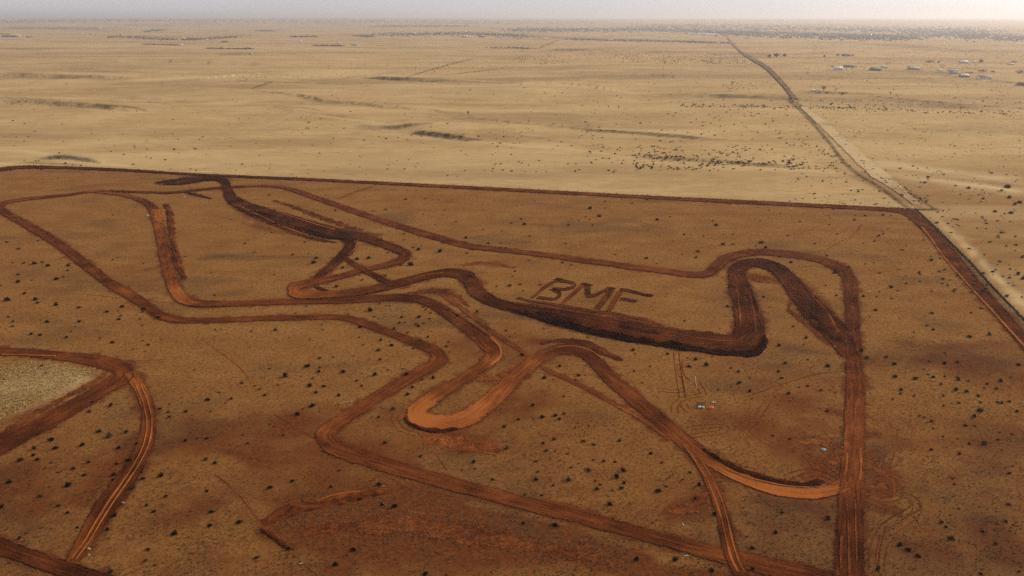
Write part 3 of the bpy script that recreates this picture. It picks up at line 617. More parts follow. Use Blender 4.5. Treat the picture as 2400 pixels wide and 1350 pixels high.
# pale tufted corner on the left
stroke([(-60, 905), (60, 905), (150, 892), (215, 872)], 60, p=.55)
soil[:, 0] *= 1 - 0.8 * np.clip(soil[:, 2] * inside * 1.6, 0, 1)
# loose earth thrown to the sides of the tracks
for T in TRACKS:
    P = np.stack([T['x'], T['y']], 1)
    st = max(1, len(P) // 160)
    P2 = np.vstack([P[::st], P[-1:]]); H2 = np.r_[T['hw'][::st], T['hw'][-1]]
    dd, si = dist_poly(gx, gy, P2, H2.max() + 10)
    k = np.isfinite(dd)
    h = np.interp(si[k], np.arange(len(H2)), H2)
    e = dd[k] - h
    jit = fbm(gx[k] / 2.5, gy[k] / 2.5, 71, 3)
    f = np.exp(-np.clip(e, 0, None) / (0.8 + 4.5 * jit ** 2)) * (0.35 + 0.9 * jit)
    sc = 0.85 if T['tone'].mean() < 0.9 else 0.3
    soil[k, 0] = np.maximum(soil[k, 0], sc * np.clip(f, 0, 1))
    soil[k, 2] *= 1 - np.clip(f, 0, 1) * (1 if sc > .5 else 0)

gz = height(gx, gy)
nc = len(u)
ii = np.arange(shape[0] - 1)[:, None] * nc + np.arange(nc - 1)[None, :]
Fq = np.stack([ii, ii + 1, ii + nc + 1, ii + nc], -1).reshape(-1, 4)
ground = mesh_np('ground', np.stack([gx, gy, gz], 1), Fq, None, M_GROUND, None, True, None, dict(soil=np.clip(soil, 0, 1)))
tag(ground, 'dry grassland plain with red soil reaching to the hazy horizon', 'ground', None, 'structure')

for T in TRACKS:
    build_ribbon(T, mat=M_SAND if T is road_far or T is strip else None)

# the steep bank along the near side of the dark straight, its shaded face painted black
def mound_line(name, label, cat, pts, h, kind=None, berm=0):
    T = track(name, label, pts, berm=0)
    TRACKS.pop()
    o = build_ribbon(T, mound=h, kind=kind)
    if kind is None and 'kind' in o: del o['kind']
    o['category'] = cat
    return o
mound_line('earth_bank', 'black wet earth bank along the near side of the dark straight', 'earth bank', [(1185, 722, 4, .10), (1240, 738, 8, .04), (1300, 755, 12, .02), (1370, 774, 13, .02), (1440, 789, 12, .02), (1520, 802, 12, .03), (1600, 814, 12, .03), (1680, 826, 12, .06), (1735, 831, 12, .08), (1775, 824, 14, .04), (1792, 806, 14, .06), (1790, 788, 10, .16)], 1.1)  # the black is painted shade on the bank face, not wetness
mound_line('earth_berm', 'low orange-edged earth berm at the top of the scraped patch', 'earth berm', [(612, 1234, 22, .46), (650, 1212, 24, .48), (700, 1190, 24, .50), (745, 1182, 22, .46), (800, 1168, 24, .50), (850, 1160, 22, .48), (912, 1143, 14, .55)], 0.6)
mound_line('earth_berm', 'short cracked earth ridge at the lower left of the scraped patch', 'earth berm', [(608, 1238, 10, .40), (640, 1258, 12, .40), (668, 1280, 12, .42), (690, 1290, 8, .44)], 0.5)
mound_line('earth_berm', 'grey clod ridge along the inside of the orange bottom bend', 'earth berm', [(1640, 1048, 6, .30), (1690, 1080, 10, .26), (1750, 1108, 12, .24), (1820, 1128, 13, .22), (1880, 1136, 13, .20), (1935, 1126, 10, .26)], 0.5)
mound_line('earth_berm', 'rough brown ridge of spoil beside the orange table-top on the left straight', 'earth berm', [(388, 478, 12, .40), (398, 505, 18, .42), (403, 545, 16, .46), (409, 585, 15, .46), (420, 625, 16, .42), (432, 655, 14, .46)], 0.45)
mound_line('earth_berm', 'low grey spoil wedge inside the tip of the upper left hairpin', 'earth berm', [(735, 670, 5, .30), (755, 678, 8, .26), (778, 684, 6, .30)], 0.4)
mound_line('earth_berm', 'ragged red spoil apron outside the crest of the winding track', 'earth berm', [(1262, 808, 6, .32), (1310, 798, 9, .30), (1360, 802, 12, .32), (1405, 822, 16, .40), (1450, 842, 10, .34), (1466, 845, 5, .34)], 0.25)
mound_line('earth_berm', 'clod bank round the outside of the orange hairpin', 'earth berm', [(948, 975, 5, .24), (955, 990, 7, .22), (985, 1004, 8, .22), (1030, 1010, 8, .24), (1080, 1004, 6, .30)], 0.4)
mound_line('earth_ramp', 'smooth orange jump ramp at the top of the left straight', 'ramp', [(362, 492, 24, .70), (366, 507, 26, .74), (370, 524, 25, .68)], 0.8)
mound_line('spoil_heap', 'blackish spoil heap in the gully beside the scraped letters', 'spoil heap', [(1250, 733, 6, .05), (1290, 739, 12, .03), (1330, 747, 12, .06), (1360, 752, 6, .1)], 0.5)
mound_line('spoil_heap', 'grey-green spoil ridge within the dark straight near the corner', 'spoil heap', [(1440, 762, 6, .16), (1500, 774, 10, .10), (1560, 784, 8, .14)], 0.4)
mound_line('spoil_heap', 'black spoil in the gully of the track below the far fence', 'spoil heap', [(585, 494, 5, .05), (620, 502, 9, .02), (650, 510, 6, .08)], 0.5)
mound_line('spoil_heap', 'long black spoil ridge above the fork of the dark track', 'spoil heap', [(690, 531, 5, .08), (730, 544, 10, .03), (770, 556, 8, .04), (800, 562, 4, .1)], 0.6)
mound_line('spoil_heap', 'dark rough clods filling the lower part of the right-hand leg', 'spoil heap', [(1895, 735, 14, .12), (1925, 765, 24, .07), (1955, 790, 22, .08), (1975, 806, 10, .12)], 0.4)

# bright wheel ruts on the lanes and scraped highlights along cuts
RUTS = [([(p[0] + dx, p[1]) for p in [(322, 900), (338, 935), (348, 975), (349, 1010), (340, 1048), (318, 1092), (290, 1134), (258, 1180), (228, 1228), (202, 1272), (172, 1312)]], .30, .92) for dx in (-5, 7)]
RUTS += [([(p[0] + dx, p[1]) for p in [(1612, 1048), (1638, 1085), (1662, 1125), (1682, 1170), (1696, 1215), (1707, 1262), (1720, 1310), (1738, 1345)]], .30, .80) for dx in (-6, 8)]
RUTS += [([(2160, 532), (2182, 560), (2213, 604), (2272, 671), (2336, 741), (2400, 811)], .55, .98), ([(628, 488), (680, 507), (740, 526), (785, 539)], .5, 1.0), ([(560, 483), (600, 502), (660, 530), (720, 552)], .45, .9), ([(840, 562), (830, 585), (815, 598)], .35, .95), ([(1040, 640), (1000, 645), (970, 654)], .4, .95), ([(1985, 1180), (1988, 1230), (1990, 1300), (1991, 1350)], .35, .60), ([(2004, 1170), (2006, 1240), (2008, 1320)], .28, .58), ([(1972, 1255), (1970, 1300), (1972, 1340)], .4, .58), ([(1985, 1060), (1984, 1090), (1978, 1120)], .6, .80), ([(2016, 1050), (2018, 1090), (2016, 1130)], .5, .78),
 ([(1300, 815), (1345, 812), (1385, 824), (1412, 842)], .4, .95), ([(1900, 690), (1935, 728), (1966, 780)], .5, .62), ([(1880, 735), (1930, 770), (1968, 800)], .4, .5), ([(1745, 790), (1720, 800), (1640, 794), (1560, 778)], .6, .6), ([(1772, 780), (1768, 740), (1756, 690)], .5, .52), ([(1735, 770), (1733, 720), (1726, 670)], .5, .5), ([(0, 832), (70, 834), (132, 835)], .5, 1.0), ([(640, 1222), (700, 1192), (770, 1166), (812, 1156), (860, 1152), (905, 1140)], .35, .9), ([(1700, 1100), (1760, 1122), (1840, 1140), (1900, 1144)], .3, .95), ([(1150, 790), (1172, 815), (1172, 838), (1150, 858)], .7, .98), ([(1060, 730), (1120, 770), (1160, 800)], .3, .5)]
rv, rq, ru, rt_, re_, ra = [], [], [], [], [], []; nr_ = 0
for k_, (pts, hw_, tone_) in enumerate(RUTS):
    T = track('wheel_ruts', '', [(p[0], p[1], 4, tone_) for p in pts], berm=.03, step=.5); TRACKS.pop()
    T['hw'] = hw_ * (.6 + .8 * vn(T['s'] / 5, T['s'] * 0, 6 + k_)); T['z'] = .16 + .002 * k_
    V, Q, uv_, t_, e_, a_ = ribbon_mesh(T)
    rv.append(V); rq.append(Q + nr_); ru.append(uv_); rt_.append(t_); re_.append(e_ * 0); ra.append(a_); nr_ += len(V)
o = mesh_np('wheel_ruts', np.concatenate(rv), np.concatenate(rq), None, track_material('bright_rut_earth', solid=0.12), None, True, np.concatenate(ru), dict(tone=np.concatenate(rt_), edge=np.concatenate(re_), across=np.concatenate(ra)))
tag(o, 'bright orange wheel ruts worn along the tracks and lanes', 'wheel ruts', None, 'stuff')
# scraped or damp bare soil, broken up by what grass is left
bv, bq, bu, bt, be, ba = [], [], [], [], [], []; nb_ = 0
for k_, (pts, tone_) in enumerate([([(985, 1015, 30), (1050, 1030, 64), (1110, 1045, 66), (1180, 1058, 40)], .60), ([(1880, 1118, 14), (1935, 1098, 34), (1975, 1070, 40), (1990, 1030, 20)], .70), ([(2030, 1135, 16), (2070, 1145, 26), (2110, 1165, 22)], .58), ([(2025, 1085, 16), (2060, 1100, 26), (2095, 1130, 16)], .62), ([(1860, 1038, 12), (1910, 1036, 26), (1955, 1045, 24)], .66), ([(1755, 645, 10), (1785, 655, 22), (1815, 660, 10)], .50), ([(1880, 662, 10), (1920, 703, 22), (1955, 752, 20), (1975, 790, 8)], .55), ([(1060, 872, 12), (1120, 885, 28), (1170, 880, 26), (1215, 850, 10)], .62), ([(950, 690, 8), (1010, 682, 20), (1060, 690, 22), (1100, 720, 10)], .50), ([(1080, 622, 6), (1140, 616, 14), (1210, 628, 8)], .60), ([(428, 449, 5), (452, 455, 10), (474, 461, 9), (494, 467, 4)], .16), ([(362, 430, 5), (405, 424, 14), (455, 418, 16), (505, 414, 8)], .18), ([(640, 470, 6), (700, 490, 14), (780, 520, 16), (850, 540, 8)], .46), ([(560, 492, 6), (640, 525, 12), (720, 556, 12), (790, 570, 6)], .34), ([(1560, 1190, 20), (1620, 1190, 50), (1660, 1150, 30)], .52), ([(1180, 706, 5), (1300, 722, 10), (1430, 742, 12), (1560, 764, 6)], .46), ([(10, 1010, 10), (120, 950, 18), (220, 895, 18), (262, 862, 8)], .55), ([(700, 1250, 20), (900, 1230, 60), (1150, 1262, 60), (1400, 1312, 30)], .50), ([(1870, 690, 8), (1850, 725, 16), (1900, 770, 14), (1950, 812, 6)], .5)]):
    T = track('bare_soil', '', [(p[0], p[1], p[2], tone_) for p in pts], berm=.0, step=.6); TRACKS.pop()
    T['z'] = -.06 + .003 * k_
    V, Q, uv_, t_, e_, a_ = ribbon_mesh(T)
    bv.append(V); bq.append(Q + nb_); bu.append(uv_); bt.append(t_); be.append(e_ * 0); ba.append(a_); nb_ += len(V)
o = mesh_np('bare_soil', np.concatenate(bv), np.concatenate(bq), None, track_material('broken_bare_earth', iso=True), None, True, np.concatenate(bu), dict(tone=np.concatenate(bt), edge=np.concatenate(be), across=np.concatenate(ba)))
tag(o, 'scraped and damp patches of bare red soil in the grass', 'soil', None, 'stuff')
# tyre marks: pairs of pressed ruts
M_RUT = track_material('rutted_earth', solid=-.10)
tv, tq, tu, tt, te, ta = [], [], [], [], [], []; nb_ = 0
for k_, (pts, w) in enumerate(TYRE):
    T = track('tyre_marks', '', [(p[0], p[1], 4, .60 if k_ % 3 else .50) for p in pts], berm=.05, step=.5); TRACKS.pop()
    tx, ty = np.gradient(T['x']), np.gradient(T['y']); L = np.hypot(tx, ty) + 1e-9
    x0_, y0_ = T['x'].copy(), T['y'].copy()
    for sg in ((-1, 1) if w >= 3 else (0,)):
        T['x'] = x0_ - ty / L * .85 * sg; T['y'] = y0_ + tx / L * .85 * sg
        far_ = np.hypot(x0_, y0_) > 330
        T['hw'] = np.where(far_, .5, .40) * (.7 + .6 * vn(T['s'] / 6, T['s'] * 0 + sg, 5)); T['z'] = -.045 + .003 * (k_ % 7) + .001 * sg
        V, Q, uv_, t_, e_, a_ = ribbon_mesh(T)
        tv.append(V); tq.append(Q + nb_); tu.append(uv_); tt.append(t_); te.append(e_); ta.append(a_); nb_ += len(V)
o = mesh_np('tyre_marks', np.concatenate(tv), np.concatenate(tq), None, M_RUT, None, True, np.concatenate(tu), dict(tone=np.concatenate(tt), edge=np.concatenate(te), across=np.concatenate(ta)))
tag(o, 'looping tyre marks pressed into the dry grass', 'tyre marks', None, 'stuff')

# ------------------------------------------------------------------ scraped letters  (zoom coordinates: 6 px per photo pixel from 1180,630)
def Lz(pts, w, tone): return [(1180 + a / 6, 630 + b / 6, w, tone) for a, b in pts]
def letter(label, strokes):
    base = None
    Ts = []
    for k, (pts, w, tone) in enumerate(strokes):
        T = track('stroke', '', Lz(pts, w, tone), berm=.16, z=.02 * k, step=.3); TRACKS.pop(); Ts.append(T)
    e = empty('ground_letter', (0, 0, 0))
    for T in Ts: build_ribbon(T, parent=e, name='stroke')
    return tag(e, label, 'letter')
letter('letter B scraped into the red earth, first of three', [([(395, 420), (480, 350), (560, 280), (650, 220), (765, 162)], 7, .46), ([(720, 163), (770, 152), (830, 162)], 5, .10), ([(760, 172), (880, 182), (970, 205), (1000, 235), (960, 268), (860, 290), (680, 285)], 6, .42), ([(670, 285), (740, 315), (790, 350), (785, 390), (720, 425), (620, 425), (470, 405)], 7, .36)])
letter('letter M scraped into the red earth, between B and F', [([(820, 505), (920, 410), (1020, 320), (1120, 235), (1160, 225)], 9, .54), ([(1110, 235), (1165, 222), (1235, 245)], 6, .14), ([(1185, 235), (1190, 290), (1185, 340), (1180, 380)], 13, .34), ([(1150, 385), (1230, 385), (1300, 370), (1360, 340), (1440, 305), (1520, 290)], 7, .34), ([(1460, 285), (1510, 282), (1560, 292)], 6, .08), ([(1520, 300), (1450, 400), (1390, 480), (1310, 575)], 14, .34)])
letter('letter F scraped into the red earth, last of three', [([(1470, 610), (1550, 480), (1610, 380), (1660, 310)], 11, .40), ([(1625, 298), (1720, 305), (1850, 335), (1980, 365), (2105, 385)], 6.5, .26), ([(1630, 425), (1740, 437), (1880, 470)], 6, .42)])
T = track('scraped_line', 'long scraped line underlining the three letters', Lz([(180, 405), (260, 430), (390, 460), (600, 485), (850, 530), (1100, 572), (1300, 605), (1500, 622), (1700, 662), (1850, 690), (2035, 715)], 5.5, .44), berm=.12, step=.4); TRACKS.pop(); T['cat'] = 'scrape'
o = build_ribbon(T, kind='thing')

# ------------------------------------------------------------------ templates for scattered growth
def prism(V, F, a, b, ra, rb, k=3):
    a = np.array(a, float); b = np.array(b, float)
    d = b - a; d /= np.linalg.norm(d) + 1e-9
    p = np.cross(d, (0, 0, 1.0) if abs(d[2]) < 0.9 else (1.0, 0, 0)); p /= np.linalg.norm(p)
    q = np.cross(d, p)
    n0 = len(V)
    for c, r in ((a, ra), (b, rb)):
        for i in range(k):
            t = 2 * math.pi * i / k
            V.append(c + r * (math.cos(t) * p + math.sin(t) * q))
    for i in range(k):
        j = (i + 1) % k
        F += [(n0 + i, n0 + j, n0 + k + j), (n0 + i, n0 + k + j, n0 + k + i)]

def clump(V, F, c, r, rnd):
    """ragged little octahedron"""
    n0 = len(V); c = np.array(c, float)
    for d in ((1, 0, 0), (0, 1, 0), (-1, 0, 0), (0, -1, 0), (0, 0, 1), (0, 0, -1)):
        V.append(c + np.array(d) * r * rnd.uniform(0.55, 1.35) + rnd.normal(0, 0.15, 3) * r)
    for a, b in ((0, 1), (1, 2), (2, 3), (3, 0)):
        F += [(n0 + a, n0 + b, n0 + 4), (n0 + b, n0 + a, n0 + 5)]

def bush_template(seed, nb=22, fill=20):
    """branching desert shrub, one unit across, base at the origin"""
    rnd = np.random.default_rng(seed); V = []; F = []
    stretch = rnd.uniform(0.75, 1.25)
    for i in range(nb):
        az = rnd.uniform(0, 2 * math.pi); el = rnd.uniform(0.25, 1.35)
        L = rnd.uniform(0.28, 0.56)
        p = np.array([0, 0, 0.02]) + rnd.normal(0, 0.05, 3) * (1, 1, 0)
        r = 0.035
        for sgm in range(3):
            d = np.array([math.cos(az) * math.cos(el) * stretch, math.sin(az) * math.cos(el) / stretch, math.sin(el)])
            q = p + d * L / 3
            prism(V, F, p, q, r, r * 0.9)
            if sgm:
                clump(V, F, q + rnd.normal(0, 0.03, 3), rnd.uniform(0.045, 0.085), rnd)
            p = q; az += rnd.normal(0, 0.5); el += rnd.normal(0, 0.3)
    for i in range(fill):
        az = rnd.uniform(0, 2 * math.pi); rr = 0.34 * math.sqrt(rnd.uniform(0, 1))
        clump(V, F, (math.cos(az) * rr * stretch, math.sin(az) * rr / stretch, rnd.uniform(0.06, 0.38 - 0.4 * rr)), rnd.uniform(0.07, 0.12), rnd)
    V = np.array(V); V[:, 2] = np.maximum(V[:, 2], -0.03)
    return V, np.array(F)

def small_template(seed, n=3):
    rnd = np.random.default_rng(seed); V = []; F = []
    for i in range(n):
        clump(V, F, (rnd.normal(0, .2), rnd.normal(0, .2), rnd.uniform(.12, .3)), rnd.uniform(.2, .34), rnd)
    for i in range(4):
        az = rnd.uniform(0, 6.28)
        prism(V, F, (0, 0, 0), (math.cos(az) * .5, math.sin(az) * .5, rnd.uniform(.2, .6)), .05, .03)
    V = np.array(V); V[:, 2] = np.maximum(V[:, 2], -0.05)
    return V, np.array(F)

def tuft_template(seed, n=6):
    rnd = np.random.default_rng(seed); V = []; F = []
    for i in range(n):
        az = rnd.uniform(0, 6.28); r0 = rnd.uniform(0, .18)
        bx, by = math.cos(az) * r0, math.sin(az) * r0
        a2 = az + rnd.normal(0, .6); w = rnd.uniform(.06, .12)
        tx, ty = bx + math.cos(a2) * .3, by + math.sin(a2) * .3
        n0 = len(V)
        V += [np.array((bx - math.sin(a2) * w, by + math.cos(a2) * w, 0)), np.array((bx + math.sin(a2) * w, by - math.cos(a2) * w, 0)), np.array((tx, ty, rnd.uniform(.35, .8)))]
        F += [(n0, n0 + 1, n0 + 2)]
    return np.array(V), np.array(F)

def clod_template(seed):
    rnd = np.random.default_rng(seed); V = []; F = []
    clump(V, F, (0, 0, .15), .45, rnd)
    return np.array(V), np.array(F)

def scatter(name, temps, P, S, mat, SZ=None):
    """many copies merged into one mesh (only for what nobody could count)"""
    P = np.asarray(P); S = np.asarray(S); n = len(P)
    which = rng.integers(0, len(temps), n); yaw = rng.uniform(0, 2 * math.pi, n)
    SZ = S if SZ is None else SZ
    VV_, FF_ = [], []; base = 0
    for k, (V, F) in enumerate(temps):
        i = np.nonzero(which == k)[0]
        if len(i) == 0: continue
        c, s_ = np.cos(yaw[i])[:, None], np.sin(yaw[i])[:, None]
        x = (V[None, :, 0] * c - V[None, :, 1] * s_) * S[i][:, None] + P[i, 0][:, None]
        y = (V[None, :, 0] * s_ + V[None, :, 1] * c) * S[i][:, None] + P[i, 1][:, None]
        z = V[None, :, 2] * SZ[i][:, None] + P[i, 2][:, None]
        VV_.append(np.stack([x, y, z], -1).reshape(-1, 3))
        FF_.append((F[None] + (np.arange(len(i)) * len(V))[:, None, None]).reshape(-1, 3) + base)
        base += len(i) * len(V)
    return mesh_np(name, np.concatenate(VV_), None, np.concatenate(FF_), mat)

def track_clear(x, y, margin=0.3):
    """True where a point lies off every track"""
    ok = np.ones(len(x), bool)
    for T in TRACKS:
        st = max(1, len(T['x']) // 160)
        P2 = np.stack([T['x'][::st], T['y'][::st]], 1); H2 = T['hw'][::st]
        dd, si = dist_poly(x, y, P2, H2.max() + 3)
        h = np.interp(si, np.arange(len(H2)), H2)
        ok &= ~(dd < h + margin)
    return ok

